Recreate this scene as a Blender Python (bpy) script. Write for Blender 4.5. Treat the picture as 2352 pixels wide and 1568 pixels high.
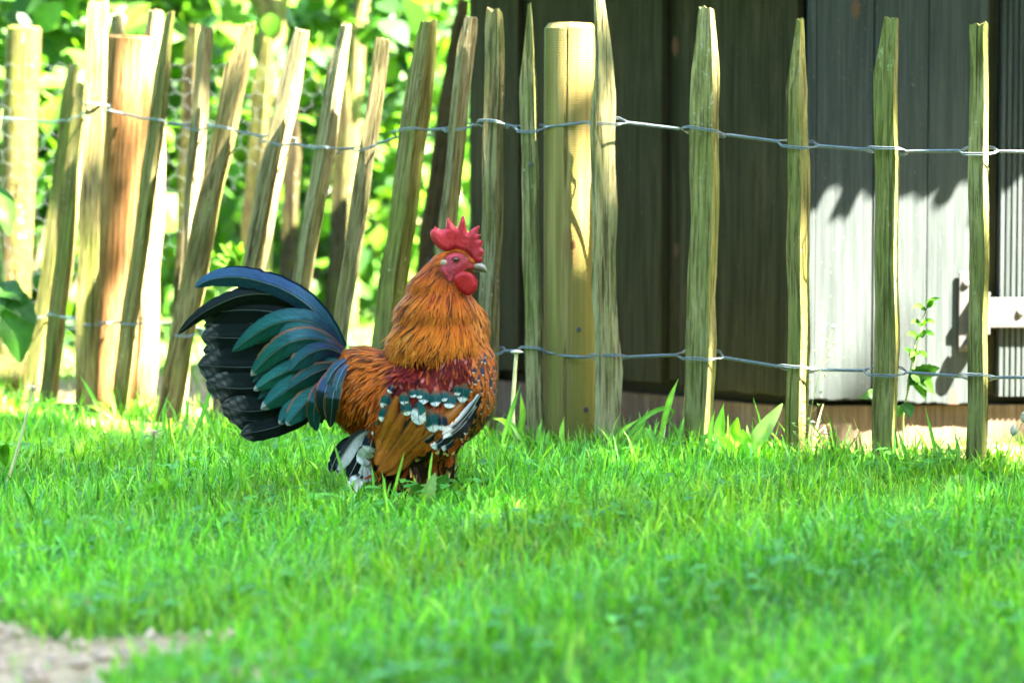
import bpy, bmesh, math, random
import numpy as np
from mathutils import Vector, Matrix, Quaternion, noise as mnoise
from mathutils.bvhtree import BVHTree

for o in list(bpy.data.objects):
    bpy.data.objects.remove(o, do_unlink=True)
SC = bpy.context.scene
COL = SC.collection
rng = np.random.default_rng(11)
random.seed(5)

# ------------------------------------------------------------------ camera
FPX, CX, CY, PITCH, CAMH = 6840.0, 1176.0, 784.0, math.atan(480 / 6840.0), 0.43
cam_data = bpy.data.cameras.new('camera')
cam = bpy.data.objects.new('camera', cam_data)
COL.objects.link(cam)
cam.location = (0, 0, CAMH)
cam.rotation_euler = (math.pi / 2 - PITCH, 0, 0)
cam_data.sensor_width = 36.0
cam_data.lens = 36.0 * FPX / 2352.0
cam_data.clip_start = 0.05
cam_data.clip_end = 500
cam_data.dof.use_dof = True
cam_data.dof.focus_distance = 3.66
cam_data.dof.aperture_fstop = 5.2
SC.camera = cam

# ------------------------------------------------------------------ sky, sun, exposure
SUN = Vector((0.52, -0.30, 0.80)).normalized()          # direction towards the sun
world = bpy.data.worlds.new('World')
SC.world = world
world.use_nodes = True
wn = world.node_tree.nodes
wl = world.node_tree.links
wn.clear()
sky = wn.new('ShaderNodeTexSky')
sky.sky_type = 'NISHITA'
sky.sun_disc = False
sky.sun_elevation = math.asin(SUN.z)
sky.sun_rotation = math.atan2(SUN.x, SUN.y)
sky.air_density = 1.0
sky.dust_density = 1.2
sky.ozone_density = 0.6
bg = wn.new('ShaderNodeBackground')
bg.inputs['Strength'].default_value = 0.05
wo = wn.new('ShaderNodeOutputWorld')
wl.new(sky.outputs[0], bg.inputs[0])
wl.new(bg.outputs[0], wo.inputs[0])
sun_data = bpy.data.lights.new('sun', 'SUN')
sun_data.energy = 5.0
sun_data.angle = math.radians(0.7)
sun_data.color = (1.0, 0.94, 0.82)
sun = bpy.data.objects.new('sun', sun_data)
COL.objects.link(sun)
sun.rotation_euler = SUN.to_track_quat('Z', 'Y').to_euler()
SC.view_settings.view_transform = 'Standard'
SC.view_settings.look = 'None'
SC.view_settings.gamma = 1.0
SC.view_settings.use_curve_mapping = False
SC.view_settings.exposure = 5.45
SC.render.engine = 'CYCLES'
SC.cycles.use_denoising = True
SC.cycles.max_bounces = 5
SC.cycles.diffuse_bounces = 3
SC.cycles.adaptive_threshold = 0.03
SC.cycles.transmission_bounces = 3
SC.cycles.caustics_reflective = False
SC.cycles.caustics_refractive = False

# ------------------------------------------------------------------ helpers
_f = Vector((0, math.cos(PITCH), -math.sin(PITCH)))
_u = Vector((0, math.sin(PITCH), math.cos(PITCH)))
def at(px, py, Y):
    """point of the place that stands at depth Y on the sight line of photo pixel (px, py), 2352 x 1568 scale"""
    d = Vector((1, 0, 0)) * ((px - CX) / FPX) + _u * ((CY - py) / FPX) + _f
    d *= Y / d.y
    return Vector((d.x, d.y, d.z + CAMH))

def tag(o, label=None, cat=None, group=None, kind=None):
    if label: o['label'] = label
    if cat: o['category'] = cat
    if group: o['group'] = group
    if kind: o['kind'] = kind
    return o

def empty(name, loc=(0, 0, 0), rz=0.0):
    o = bpy.data.objects.new(name, None)
    COL.objects.link(o)
    o.location = loc
    o.rotation_euler = (0, 0, rz)
    o.empty_display_size = 0.05
    return o

def link(name, me, mat, parent=None, loc=None):
    o = bpy.data.objects.new(name, me)
    COL.objects.link(o)
    if mat is not None and len(me.materials) == 0:
        me.materials.append(mat)
    if parent is not None:
        o.parent = parent
    if loc is not None:
        o.location = loc
    return o

def mesh_np(name, V, polys, smooth=True, col=None, uv=None):
    """polys: list of (M,k) int arrays. col: (N,3|4) point colours, uv: (N,2) per-vertex uv"""
    me = bpy.data.meshes.new(name)
    V = np.asarray(V, dtype=np.float32)
    me.vertices.add(len(V))
    me.vertices.foreach_set('co', V.ravel())
    loops = np.concatenate([np.asarray(p, dtype=np.int32).ravel() for p in polys])
    sizes = np.concatenate([np.full(len(p), np.asarray(p).shape[1], dtype=np.int32) for p in polys])
    starts = np.concatenate([[0], np.cumsum(sizes)[:-1]]).astype(np.int32)
    me.loops.add(len(loops))
    me.loops.foreach_set('vertex_index', loops)
    me.polygons.add(len(sizes))
    me.polygons.foreach_set('loop_start', starts)
    me.polygons.foreach_set('loop_total', sizes)
    me.polygons.foreach_set('use_smooth', np.full(len(sizes), smooth, dtype=bool))
    me.update(calc_edges=True)
    if col is not None:
        col = np.asarray(col, dtype=np.float32)
        if col.shape[1] == 3:
            col = np.concatenate([col, np.ones((len(col), 1), np.float32)], 1)
        a = me.color_attributes.new('Col', 'FLOAT_COLOR', 'POINT')
        a.data.foreach_set('color', col.ravel())
    if uv is not None:
        uvl = me.uv_layers.new(name='UVMap')
        uvl.data.foreach_set('uv', np.asarray(uv, dtype=np.float32)[loops].ravel())
    me.validate()
    return me

def mesh_py(name, V, F, smooth=False):
    me = bpy.data.meshes.new(name)
    me.from_pydata([tuple(v) for v in V], [], F)
    if smooth:
        me.polygons.foreach_set('use_smooth', np.ones(len(me.polygons), dtype=bool))
    me.update()
    return me

def bm_mesh(name, bm, smooth=False):
    bmesh.ops.recalc_face_normals(bm, faces=bm.faces[:])
    me = bpy.data.meshes.new(name)
    bm.to_mesh(me)
    bm.free()
    if smooth:
        me.polygons.foreach_set('use_smooth', np.ones(len(me.polygons), dtype=bool))
    return me

def add_box(bm, x0, x1, y0, y1, z0, z1, M=None, bevel=0.0):
    vs = [bm.verts.new((x, y, z)) for x in (x0, x1) for y in (y0, y1) for z in (z0, z1)]
    fs = [(0, 1, 3, 2), (4, 6, 7, 5), (0, 4, 5, 1), (2, 3, 7, 6), (0, 2, 6, 4), (1, 5, 7, 3)]
    faces = [bm.faces.new([vs[i] for i in f]) for f in fs]
    if bevel > 0:
        es = list({e for f in faces for e in f.edges})
        r = bmesh.ops.bevel(bm, geom=es, offset=bevel, segments=2, affect='EDGES', profile=0.6)
        vs = list({v for f in r['faces'] for v in f.verts} | {v for v in vs if v.is_valid})
    if M is not None:
        for v in vs:
            v.co = M @ v.co
    return vs

def spline(pts, n):
    """Catmull-Rom through pts (k,d) -> (n,d)"""
    P = np.asarray(pts, dtype=float)
    if len(P) == 2:
        t = np.linspace(0, 1, n)[:, None]
        return P[0] * (1 - t) + P[1] * t
    Q = np.vstack([2 * P[0] - P[1], P, 2 * P[-1] - P[-2]])
    seg = np.r_[0, np.cumsum(np.linalg.norm(np.diff(P, axis=0), axis=1))]
    s = np.linspace(0, seg[-1], n)
    out = np.empty((n, P.shape[1]))
    for i, x in enumerate(s):
        k = min(np.searchsorted(seg, x, 'right') - 1, len(P) - 2)
        t = (x - seg[k]) / max(seg[k + 1] - seg[k], 1e-9)
        a, b, c, d = Q[k], Q[k + 1], Q[k + 2], Q[k + 3]
        out[i] = 0.5 * (2 * b + (c - a) * t + (2 * a - 5 * b + 4 * c - d) * t * t + (3 * b - a - 3 * c + d) * t ** 3)
    return out

def tube_np(path, radii, k=8):
    """returns V, quads for a tube along path (n,3)"""
    P = np.asarray(path, dtype=float)
    n = len(P)
    R = np.broadcast_to(np.asarray(radii, dtype=float), (n,))
    T = np.gradient(P, axis=0)
    T /= np.linalg.norm(T, axis=1)[:, None] + 1e-12
    ref = np.array([0.31, 0.9, 0.13]) if abs(T[:, 1]).mean() < 0.8 else np.array([1.0, 0.1, 0.2])
    A = np.cross(T, ref); A /= np.linalg.norm(A, axis=1)[:, None] + 1e-12
    B = np.cross(T, A)
    ang = np.linspace(0, 2 * math.pi, k, endpoint=False)
    V = P[:, None, :] + R[:, None, None] * (np.cos(ang)[None, :, None] * A[:, None, :] + np.sin(ang)[None, :, None] * B[:, None, :])
    i = np.arange(n - 1)[:, None] * k
    j = np.arange(k)[None, :]
    j2 = (j + 1) % k
    F = np.stack([i + j, i + j2, i + k + j2, i + k + j], -1).reshape(-1, 4)
    return V.reshape(-1, 3), F

def tubes_mesh(name, tubes, k=6, cols=None):
    Vs, Fs, Cs, off = [], [], [], 0
    for idx, (path, r) in enumerate(tubes):
        V, F = tube_np(path, r, k)
        Vs.append(V); Fs.append(F + off); off += len(V)
        if cols is not None:
            Cs.append(np.tile(np.asarray(cols[idx], dtype=float), (len(V), 1)))
    return mesh_np(name, np.vstack(Vs), [np.vstack(Fs)], True, np.vstack(Cs) if cols is not None else None)

# ------------------------------------------------------------------ materials
class NT:
    def __init__(self, name):
        self.m = bpy.data.materials.new(name)
        self.m.use_nodes = True
        self.t = self.m.node_tree
        self.t.nodes.clear()
        self.out = self.t.nodes.new('ShaderNodeOutputMaterial')
    def n(self, typ, ins=None, **kw):
        nd = self.t.nodes.new('ShaderNode' + typ)
        for k, v in kw.items():
            setattr(nd, k, v)
        for k, v in (ins or {}).items():
            self.set(nd.inputs[k], v)
        return nd
    def set(self, sock, v):
        if isinstance(v, bpy.types.NodeSocket):
            self.t.links.new(v, sock)
        else:
            if hasattr(sock, 'default_value'):
                dv = sock.default_value
                if hasattr(dv, '__len__') and len(dv) == 4 and len(v) == 3:
                    v = (*v, 1.0)
                sock.default_value = v
    def noise(self, vec, scale, detail=3.0, rough=0.55, dist=0.0):
        nd = self.n('TexNoise', {'Scale': scale, 'Detail': detail, 'Roughness': rough, 'Distortion': dist})
        self.set(nd.inputs['Vector'], vec)
        return nd.outputs['Fac']
    def ramp(self, fac, stops):
        nd = self.n('ValToRGB')
        cr = nd.color_ramp
        while len(cr.elements) < len(stops):
            cr.elements.new(0.5)
        for e, (p, c) in zip(cr.elements, stops):
            e.position = p
            e.color = (*c, 1.0) if len(c) == 3 else c
        self.set(nd.inputs[0], fac)
        return nd.outputs[0]
    def step(self, fac, lo, hi):
        nd = self.n('MapRange', {'From Min': lo, 'From Max': hi}, interpolation_type='SMOOTHSTEP')
        self.set(nd.inputs['Value'], fac)
        return nd.outputs[0]
    def mix(self, fac, a, b, mode='MIX'):
        nd = self.n('Mix', data_type='RGBA', blend_type=mode)
        self.set(nd.inputs[0], fac)
        self.set(nd.inputs[6], a)
        self.set(nd.inputs[7], b)
        return nd.outputs[2]
    def math(self, op, a, b=0.0, clamp=False):
        nd = self.n('Math', operation=op, use_clamp=clamp)
        self.set(nd.inputs[0], a)
        self.set(nd.inputs[1], b)
        return nd.outputs[0]
    def mapping(self, vec, scale=(1, 1, 1), loc=(0, 0, 0)):
        nd = self.n('Mapping', {'Scale': scale, 'Location': loc})
        self.set(nd.inputs['Vector'], vec)
        return nd.outputs[0]
    def bump(self, h, strength=0.3, dist=0.01):
        nd = self.n('Bump', {'Strength': strength, 'Distance': dist})
        self.set(nd.inputs['Height'], h)
        return nd.outputs[0]
    def bsdf(self, **kw):
        ins = {k.replace('_', ' '): v for k, v in kw.items()}
        nd = self.n('BsdfPrincipled', ins)
        self.t.links.new(nd.outputs[0], self.out.inputs[0])
        return nd
    def obj(self):
        return self.n('TexCoord').outputs['Object']
    def rand_obj(self):
        """object coordinates shifted by the object's random number"""
        oi = self.n('ObjectInfo')
        s = self.math('MULTIPLY', oi.outputs['Random'], 37.0)
        cb = self.n('CombineXYZ', {0: s, 1: s, 2: s})
        ad = self.n('VectorMath', operation='ADD')
        self.t.links.new(self.obj(), ad.inputs[0])
        self.t.links.new(cb.outputs[0], ad.inputs[1])
        return ad.outputs[0]

def leaf_material(name, translucency=0.45, rough=0.5, spec=0.25):
    N = NT(name)
    c = N.n('Attribute', attribute_name='Col').outputs['Color']
    v = N.noise(N.obj(), 90.0, 2.0)
    cc = N.mix(1.0, c, N.ramp(v, [(0.3, (0.8, 0.8, 0.8)), (0.7, (1.12, 1.12, 1.12))]), 'MULTIPLY')
    p = N.n('BsdfPrincipled', {'Base Color': cc, 'Roughness': rough, 'Specular IOR Level': spec})
    tc = N.mix(1.0, cc, (1.15, 1.25, 0.55), 'MULTIPLY')
    tr = N.n('BsdfTranslucent', {'Color': tc})
    ms = N.n('MixShader', {0: translucency})
    N.t.links.new(p.outputs[0], ms.inputs[1])
    N.t.links.new(tr.outputs[0], ms.inputs[2])
    N.t.links.new(ms.outputs[0], N.out.inputs[0])
    return N.m

M = {}
M['leaf'] = leaf_material('leaf_tissue', 0.5)
M['grass'] = leaf_material('grass_blade_tissue', 0.4, 0.42, 0.22)

def wood_mat(name, dark, light, grey, lichen=0.0):
    """split weathered wood; object colour = tint, object alpha = how much green algae grows on it"""
    N = NT(name)
    oi = N.n('ObjectInfo')
    co = N.rand_obj()
    g1 = N.noise(N.mapping(co, (190, 190, 11)), 1.0, 7.0, 0.72, 0.5)
    g2 = N.noise(N.mapping(co, (45, 45, 7)), 1.0, 5.0, 0.65, 0.3)
    base = N.mix(N.step(g1, 0.36, 0.62), dark, light)
    base = N.mix(N.math('MULTIPLY', N.step(g2, 0.45, 0.75), N.step(g1, 0.4, 0.55)), base, grey)
    base = N.mix(1.0, base, oi.outputs['Color'], 'MULTIPLY')
    blotch = N.noise(N.mapping(co, (16, 16, 5)), 1.0, 5.0, 0.7)
    lo = N.math('SUBTRACT', 0.95, oi.outputs['Alpha'])
    am = N.math('MULTIPLY', N.math('SUBTRACT', N.math('ADD', N.math('ADD', blotch, N.math('MULTIPLY', N.math('SUBTRACT', g2, 0.5), 0.5)), N.math('MULTIPLY', g1, 0.25)), lo), 4.0, True)
    alg = N.mix(N.noise(N.mapping(co, (60, 60, 25)), 1.0, 4.0), (0.038, 0.050, 0.005), (0.125, 0.140, 0.018))
    base = N.mix(N.math('MULTIPLY', am, 0.72), base, N.mix(1.0, alg, N.ramp(g1, [(0.36, (0.55,) * 3), (0.62, (1.35,) * 3)]), 'MULTIPLY'))
    sp = N.noise(N.mapping(co, (150, 150, 120)), 1.0, 2.0, 0.5)
    spz = N.noise(N.mapping(co, (12, 12, 9)), 1.0, 2.0)
    ln = N.math('MULTIPLY', N.step(sp, 0.62, 0.72), N.step(spz, 0.52, 0.66))
    base = N.mix(N.math('MULTIPLY', ln, lichen), base, (0.55, 0.56, 0.46))
    crack = N.step(N.noise(N.mapping(co, (240, 240, 4)), 1.0, 2.0, 0.5, 0.3), 0.62, 0.7)
    base = N.mix(N.math('MULTIPLY', crack, 0.75), base, (0.035, 0.03, 0.012))
    h = N.math('ADD', N.math('MULTIPLY', g1, 1.0), N.math('MULTIPLY', crack, -0.9))
    N.bsdf(Base_Color=base, Roughness=0.85, Specular_IOR_Level=0.08, Normal=N.bump(h, 0.8, 0.003))
    return N.m
M['paling'] = wood_mat('weathered_paling_wood', (0.042, 0.034, 0.014), (0.185, 0.160, 0.085), (0.155, 0.148, 0.10), 0.3)
M['brown_post'] = wood_mat('brown_post_wood', (0.075, 0.033, 0.009), (0.19, 0.10, 0.038), (0.165, 0.105, 0.055), 0.1)
M['trunk'] = wood_mat('mossy_bark', (0.05, 0.04, 0.02), (0.19, 0.16, 0.09), (0.17, 0.16, 0.09), 0.5)

def new_post_mat():
    N = NT('pale_turned_post_wood')
    co = N.obj()
    g1 = N.noise(N.mapping(co, (120, 120, 4)), 1.0, 4.0, 0.6, 0.15)
    g2 = N.noise(N.mapping(co, (22, 22, 1.6)), 1.0, 3.0, 0.55)
    lathe = N.n('TexWave', {'Scale': 95.0, 'Distortion': 3.0, 'Detail': 2.0, 'Detail Scale': 2.0}, wave_type='BANDS', bands_direction='Z')
    N.set(lathe.inputs['Vector'], co)
    base = N.mix(N.step(g1, 0.3, 0.7), (0.145, 0.105, 0.027), (0.235, 0.180, 0.062))
    base = N.mix(N.step(g2, 0.44, 0.72), base, (0.125, 0.118, 0.022))
    sx = N.n('SeparateXYZ'); N.set(sx.inputs[0], co)
    edge = N.step(sx.outputs[0], -0.008, -0.032)
    base = N.mix(N.math('MULTIPLY', edge, N.step(g2, 0.3, 0.6)), base, (0.08, 0.088, 0.012))
    low = N.step(sx.outputs[2], 0.30, 0.02)
    base = N.mix(N.math('MULTIPLY', low, N.math('MULTIPLY', N.noise(N.mapping(co, (35, 35, 9)), 1.0, 4.0), 1.15)), base, (0.068, 0.075, 0.010))
    # knot
    d = N.n('VectorMath', operation='DISTANCE')
    N.set(d.inputs[0], N.mapping(co, (1.0, 0.6, 0.62)))
    d.inputs[1].default_value = (0.004, -0.021, 0.3653 * 0.62)
    wv = N.n('TexNoise', {'Scale': 70.0, 'Detail': 2.0}); N.set(wv.inputs['Vector'], co)
    dd = N.math('ADD', d.outputs['Value'], N.math('MULTIPLY', N.math('SUBTRACT', wv.outputs['Fac'], 0.5), 0.010))
    ring = N.math('SINE', N.math('MULTIPLY', dd, 1500.0))
    kn = N.step(dd, 0.022, 0.008)
    base = N.mix(N.math('MULTIPLY', kn, 0.55), base, (0.15, 0.085, 0.027))
    base = N.mix(N.math('MULTIPLY', N.math('MULTIPLY', kn, N.step(ring, 0.2, 1.0)), 0.35), base, (0.20, 0.11, 0.035))
    base = N.mix(N.step(dd, 0.0055, 0.003), base, (0.06, 0.025, 0.008))
    h = N.math('ADD', N.math('MULTIPLY', g1, 0.6), N.math('MULTIPLY', lathe.outputs['Fac'], 0.35))
    N.bsdf(Base_Color=base, Roughness=0.75, Specular_IOR_Level=0.12, Normal=N.bump(h, 0.3, 0.0018))
    return N.m
M['new_post'] = new_post_mat()

def shed_mat(name, a, b, streak, fleck=0.5):
    N = NT(name)
    co = N.rand_obj()
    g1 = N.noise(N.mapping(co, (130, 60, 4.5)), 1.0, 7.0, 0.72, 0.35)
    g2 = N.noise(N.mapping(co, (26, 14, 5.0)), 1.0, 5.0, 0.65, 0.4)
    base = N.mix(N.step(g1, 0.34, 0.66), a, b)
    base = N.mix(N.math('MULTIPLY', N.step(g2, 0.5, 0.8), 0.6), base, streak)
    sp = N.step(N.noise(N.mapping(co, (230, 200, 160)), 1.0, 2.0), 0.68, 0.74)
    base = N.mix(N.math('MULTIPLY', sp, fleck), base, (0.30, 0.29, 0.26))
    kz = N.n('TexVoronoi', {'Scale': 1.0}); N.set(kz.inputs['Vector'], N.mapping(co, (11, 11, 5)))
    kn = N.step(kz.outputs['Distance'], 0.10, 0.05)
    base = N.mix(N.math('MULTIPLY', kn, 0.8), base, (0.10, 0.05, 0.03))
    N.bsdf(Base_Color=base, Roughness=0.8, Specular_IOR_Level=0.04, Normal=N.bump(g1, 0.3, 0.002))
    return N.m
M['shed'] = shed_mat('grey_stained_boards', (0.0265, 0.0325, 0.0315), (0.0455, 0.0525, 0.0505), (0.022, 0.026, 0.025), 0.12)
M['shed_dark'] = shed_mat('shade_dark_boards', (0.0125, 0.0128, 0.0055), (0.0285, 0.0270, 0.0132), (0.056, 0.042, 0.023), 0.06)  # darker greenish copy of the grey boards; wall shade put into its colour
M['plinth'] = shed_mat('brown_plinth_board', (0.066, 0.046, 0.031), (0.115, 0.086, 0.062), (0.050, 0.034, 0.023), 0.2)

def simple(name, color, rough=0.5, metal=0.0, nscale=40.0, var=0.25, bump=0.15, spec=0.4):
    N = NT(name)
    nz = N.noise(N.obj(), nscale, 4.0)
    c = N.mix(1.0, color, N.ramp(nz, [(0.3, (1 - var,) * 3), (0.7, (1 + var,) * 3)]), 'MULTIPLY')
    N.bsdf(Base_Color=c, Roughness=rough, Metallic=metal, Specular_IOR_Level=spec, Normal=N.bump(nz, bump, 0.002))
    return N.m
M['wire'] = simple('galvanised_wire', (0.13, 0.165, 0.17), 0.5, 0.55, 300.0, 0.25, 0.1)
M['netting'] = simple('dull_netting_wire', (0.05, 0.06, 0.055), 0.7, 0.0, 300.0, 0.2, 0.0, 0.1)
M['steel'] = simple('zinc_plated_steel', (0.042, 0.041, 0.039), 0.6, 0.2, 120.0, 0.12, 0.1)
M['void'] = simple('gap_shade_backing', (0.012, 0.011, 0.008), 0.9)  # near-black colour stands in for the shade inside the board gaps
M['straw'] = simple('dry_stalk', (0.48, 0.44, 0.20), 0.7, 0, 90, 0.3)
M['stem'] = simple('green_stem', (0.16, 0.24, 0.05), 0.6, 0, 90, 0.3)
M['roof'] = shed_mat('grey_shingle_wood', (0.10, 0.09, 0.075), (0.2, 0.18, 0.15), (0.08, 0.07, 0.06))
M['seed'] = simple('seed_head', (0.40, 0.38, 0.28), 0.9, 0, 200, 0.4)
M['litter'] = simple('dry_leaf', (0.42, 0.30, 0.20), 0.8, 0, 120, 0.35)

def ground_mat():
    N = NT('lawn_soil')
    co = N.n('TexCoord').outputs['Object']
    a = N.noise(co, 9.0, 6.0, 0.65)
    b = N.noise(co, 70.0, 4.0, 0.6)
    soil = N.mix(N.step(b, 0.3, 0.7), (0.075, 0.052, 0.028), (0.16, 0.12, 0.07))
    green = N.mix(N.step(b, 0.3, 0.7), (0.035, 0.10, 0.014), (0.075, 0.17, 0.024))
    at_ = N.n('Attribute', attribute_name='Col')
    sp = N.n('SeparateColor'); N.set(sp.inputs[0], at_.outputs['Color'])
    bare = N.math('ADD', sp.outputs[0], N.math('MULTIPLY', N.math('SUBTRACT', a, 0.5), 0.6), True)
    c = N.mix(N.step(bare, 0.35, 0.65), green, soil)
    pale = N.mix(N.step(N.noise(co, 48.0, 6.0, 0.75), 0.32, 0.68), (0.17, 0.11, 0.05), (0.42, 0.31, 0.17))
    cr = N.step(N.noise(co, 30.0, 5.0, 0.7, 0.6), 0.60, 0.68)
    pale = N.mix(N.math('MULTIPLY', cr, 0.5), pale, (0.14, 0.09, 0.05))
    c = N.mix(sp.outputs[1], c, pale)
    N.bsdf(Base_Color=c, Roughness=0.95, Specular_IOR_Level=0.1, Normal=N.bump(N.math('ADD', b, a), 0.7, 0.01))
    return N.m
M['ground'] = ground_mat()
# ------------------------------------------------------------------ ground
def fence_y(x):
    """depth of the fence line on the ground"""
    return np.where(x > -0.03, 4.04 - 0.36 * (x + 0.03), 4.06 - 0.78 * (x + 0.03))
def smooth01(t):
    t = np.clip(t, 0, 1)
    return t * t * (3 - 2 * t)
def ground_z(x, y):
    dip = smooth01((y - fence_y(x) - 0.06) / 0.28) * smooth01((x + 0.25) / 0.2) * smooth01((5.4 - y) / 0.5)
    z = -0.034 * dip + 0.006 * np.sin(3.1 * x + 1.3) * np.sin(2.3 * y) + 0.004 * np.sin(7.0 * x + 2.1 * y)
    return z
def bare_masks(x, y):
    """soil showing / pale sandy earth, both 0..1"""
    wob = 0.03 * np.sin(23 * x + 5 * y) + 0.02 * np.sin(41 * x - 17 * y)
    behind = smooth01((y - fence_y(x) - 0.02 + wob) / 0.12) * (0.15 + 0.85 * smooth01((5.9 - y) / 0.9))
    bare = 0.55 * behind
    pale = smooth01((-0.235 - x + wob * 1.6 + 0.02 * np.sin(67 * y)) / 0.05) * smooth01((2.555 - y + wob + 0.012 * np.sin(53 * x)) / 0.04) * smooth01((y - 2.02) / 0.05) * smooth01((x + 0.95) / 0.1)
    pale = np.maximum(pale, smooth01(1 - ((x + 0.43) / 0.10) ** 2 - ((y - 2.70) / 0.022) ** 2))
    pale = np.maximum(pale, 0.85 * smooth01(1.3 - ((x + 0.56) / 0.16) ** 2 - ((y - fence_y(x) + 0.10 + wob) / 0.10) ** 2))
    pale = np.maximum(pale, 0.9 * smooth01(1.3 - ((x - 0.41) / 0.035) ** 2 - ((y - 3.775) / 0.05) ** 2))
    pale = np.maximum(pale, 0.40 * behind * smooth01(0.55 + 1.6 * np.sin(3.1 * x + 2.0) * np.sin(2.7 * y + 0.6)))
    return np.maximum(bare, pale * 0.9), pale

gx = np.unique(np.r_[-80, -50, -30, -18, -10, -6, -4, -3, np.linspace(-2.2, 2.2, 177), 3, 4, 6, 10, 18, 30, 50, 80])
gy = np.unique(np.r_[-60, -30, -15, -6, -3, -1, 0, 1.0, np.linspace(1.6, 7.6, 241), 8, 9, 10, 12, 15, 20, 30, 50, 80, 120])
GX, GY = np.meshgrid(gx, gy)
GZ = ground_z(GX, GY)
nv = GX.shape
idx = np.arange(GX.size).reshape(nv)
quads = np.stack([idx[:-1, :-1], idx[:-1, 1:], idx[1:, 1:], idx[1:, :-1]], -1).reshape(-1, 4)
b_, p_ = bare_masks(GX, GY)
gcol = np.stack([b_.ravel(), p_.ravel(), 0 * p_.ravel()], 1)
ground = link('ground', mesh_np('ground', np.stack([GX, GY, GZ], -1).reshape(-1, 3), [quads], True, gcol), M['ground'])
tag(ground, kind='structure')

# ------------------------------------------------------------------ grass
def grass_mesh(name, P, length, width, head, lean, curl, col, tipcol=None):
    """one ribbon of 3 segments per blade"""
    n = len(P)
    t = np.array([0.0, 0.34, 0.70, 1.0])
    dirx, diry = np.cos(head), np.sin(head)
    V = np.empty((n, 7, 3))
    face = head + math.pi / 2 + rng.normal(0, 0.5, n)
    wx, wy = np.cos(face), np.sin(face)
    k = 0
    for i, tt in enumerate(t):
        a = lean + curl * tt
        r = length * tt
        cx = P[:, 0] + dirx * r * np.sin(a)
        cy = P[:, 1] + diry * r * np.sin(a)
        cz = P[:, 2] + r * np.cos(a)
        w = width * (0.8, 1.0, 0.75, 0.0)[i] * 0.5
        if i < 3:
            V[:, k] = np.stack([cx - wx * w, cy - wy * w, cz], -1)
            V[:, k + 1] = np.stack([cx + wx * w, cy + wy * w, cz], -1)
            k += 2
        else:
            V[:, k] = np.stack([cx, cy, cz], -1)
    o = (np.arange(n) * 7)[:, None]
    q = np.concatenate([o + np.array([[0, 1, 3, 2]]), o + np.array([[2, 3, 5, 4]])])
    tr = o + np.array([[4, 5, 6]])
    C = np.repeat(col[:, None, :], 7, 1)
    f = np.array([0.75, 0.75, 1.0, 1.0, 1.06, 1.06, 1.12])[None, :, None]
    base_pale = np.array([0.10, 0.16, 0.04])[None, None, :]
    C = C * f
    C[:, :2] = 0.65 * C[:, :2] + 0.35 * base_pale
    return mesh_np(name, V.reshape(-1, 3), [q, tr], True, C.reshape(-1, 3))

PAL = np.array([[0.128, 0.388, 0.020], [0.180, 0.485, 0.026], [0.090, 0.310, 0.032], [0.110, 0.360, 0.072],
                [0.270, 0.525, 0.036], [0.056, 0.225, 0.016], [0.42, 0.38, 0.15]])
def blade_cols(n, p=(0.25, 0.27, 0.14, 0.12, 0.13, 0.066, 0.024)):
    c = PAL[rng.choice(len(PAL), n, p=p)]
    return np.clip(c * rng.uniform(0.55, 1.35, (n, 1)) * rng.uniform(0.93, 1.07, (n, 3)), 0, 1)
def patch(x, y, s, ph):
    return 0.5 + 0.25 * (np.sin(s * x + ph) * np.sin(s * 0.9 * y + 2 * ph) + np.sin(s * 2.3 * x - s * 1.7 * y + ph * 3))

def lawn(n):
    y = np.sqrt(rng.uniform(1.75 ** 2, 4.9 ** 2, n))
    x = rng.uniform(-1, 1, n) * (0.225 * y + 0.12)
    d = y - fence_y(x)
    b, p = bare_masks(x, y)
    keep = rng.uniform(0, 1, n) > np.clip(p * 1.08, 0, 0.965)
    keep &= (d < 0.05 + 0.04 * np.sin(19 * x))
    dens = patch(x, y, 11.0, 0.7)
    keep &= rng.uniform(0, 1, n) < 0.55 + 0.6 * dens
    x, y, d = x[keep], y[keep], d[keep]
    n = len(x)
    L = rng.gamma(6.0, 0.0040, n) * (0.62 + 0.75 * patch(x, y, 7.0, 2.2))
    L *= 1.0 + 0.25 * np.exp(-(d / 0.12) ** 2)
    L = np.clip(L, 0.010, 0.065)
    L *= np.where(y < 2.35, 0.8, 1.0)
    L *= 1 - 0.42 * np.exp(-((x + 0.105) / 0.13) ** 2 - ((y - 3.40) / 0.13) ** 2)
    W = rng.gamma(9.0, 0.00024, n)
    big = rng.uniform(0, 1, n) < 0.03
    W[big] *= 1.5; L[big] *= 1.35
    return (np.stack([x, y, ground_z(x, y) - 0.002], -1), L, W, rng.uniform(0, 2 * math.pi, n),
            np.abs(rng.normal(0.12, 0.28, n)), np.abs(rng.normal(0.35, 0.5, n)), x, y)
P, L, W, H, LE, CU, x, y = lawn(190000)
col = blade_cols(len(P))
dry = col[:, 0] > col[:, 1] * 0.85
W[dry] = np.minimum(W[dry], 0.0016); LE[dry] += 0.5
pp = patch(x, y, 5.0, 4.0)[:, None]
yel = smooth01((patch(x, y, 4.1, 1.1) - 0.55) / 0.25)[:, None]
col = col * (0.72 + 0.5 * pp) * (1 + yel * np.array([0.35, 0.06, -0.1]))
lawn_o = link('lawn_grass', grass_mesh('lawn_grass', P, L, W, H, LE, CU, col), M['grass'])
tag(lawn_o, 'short bright green lawn grass the rooster stands in', 'grass', kind='stuff')

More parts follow.
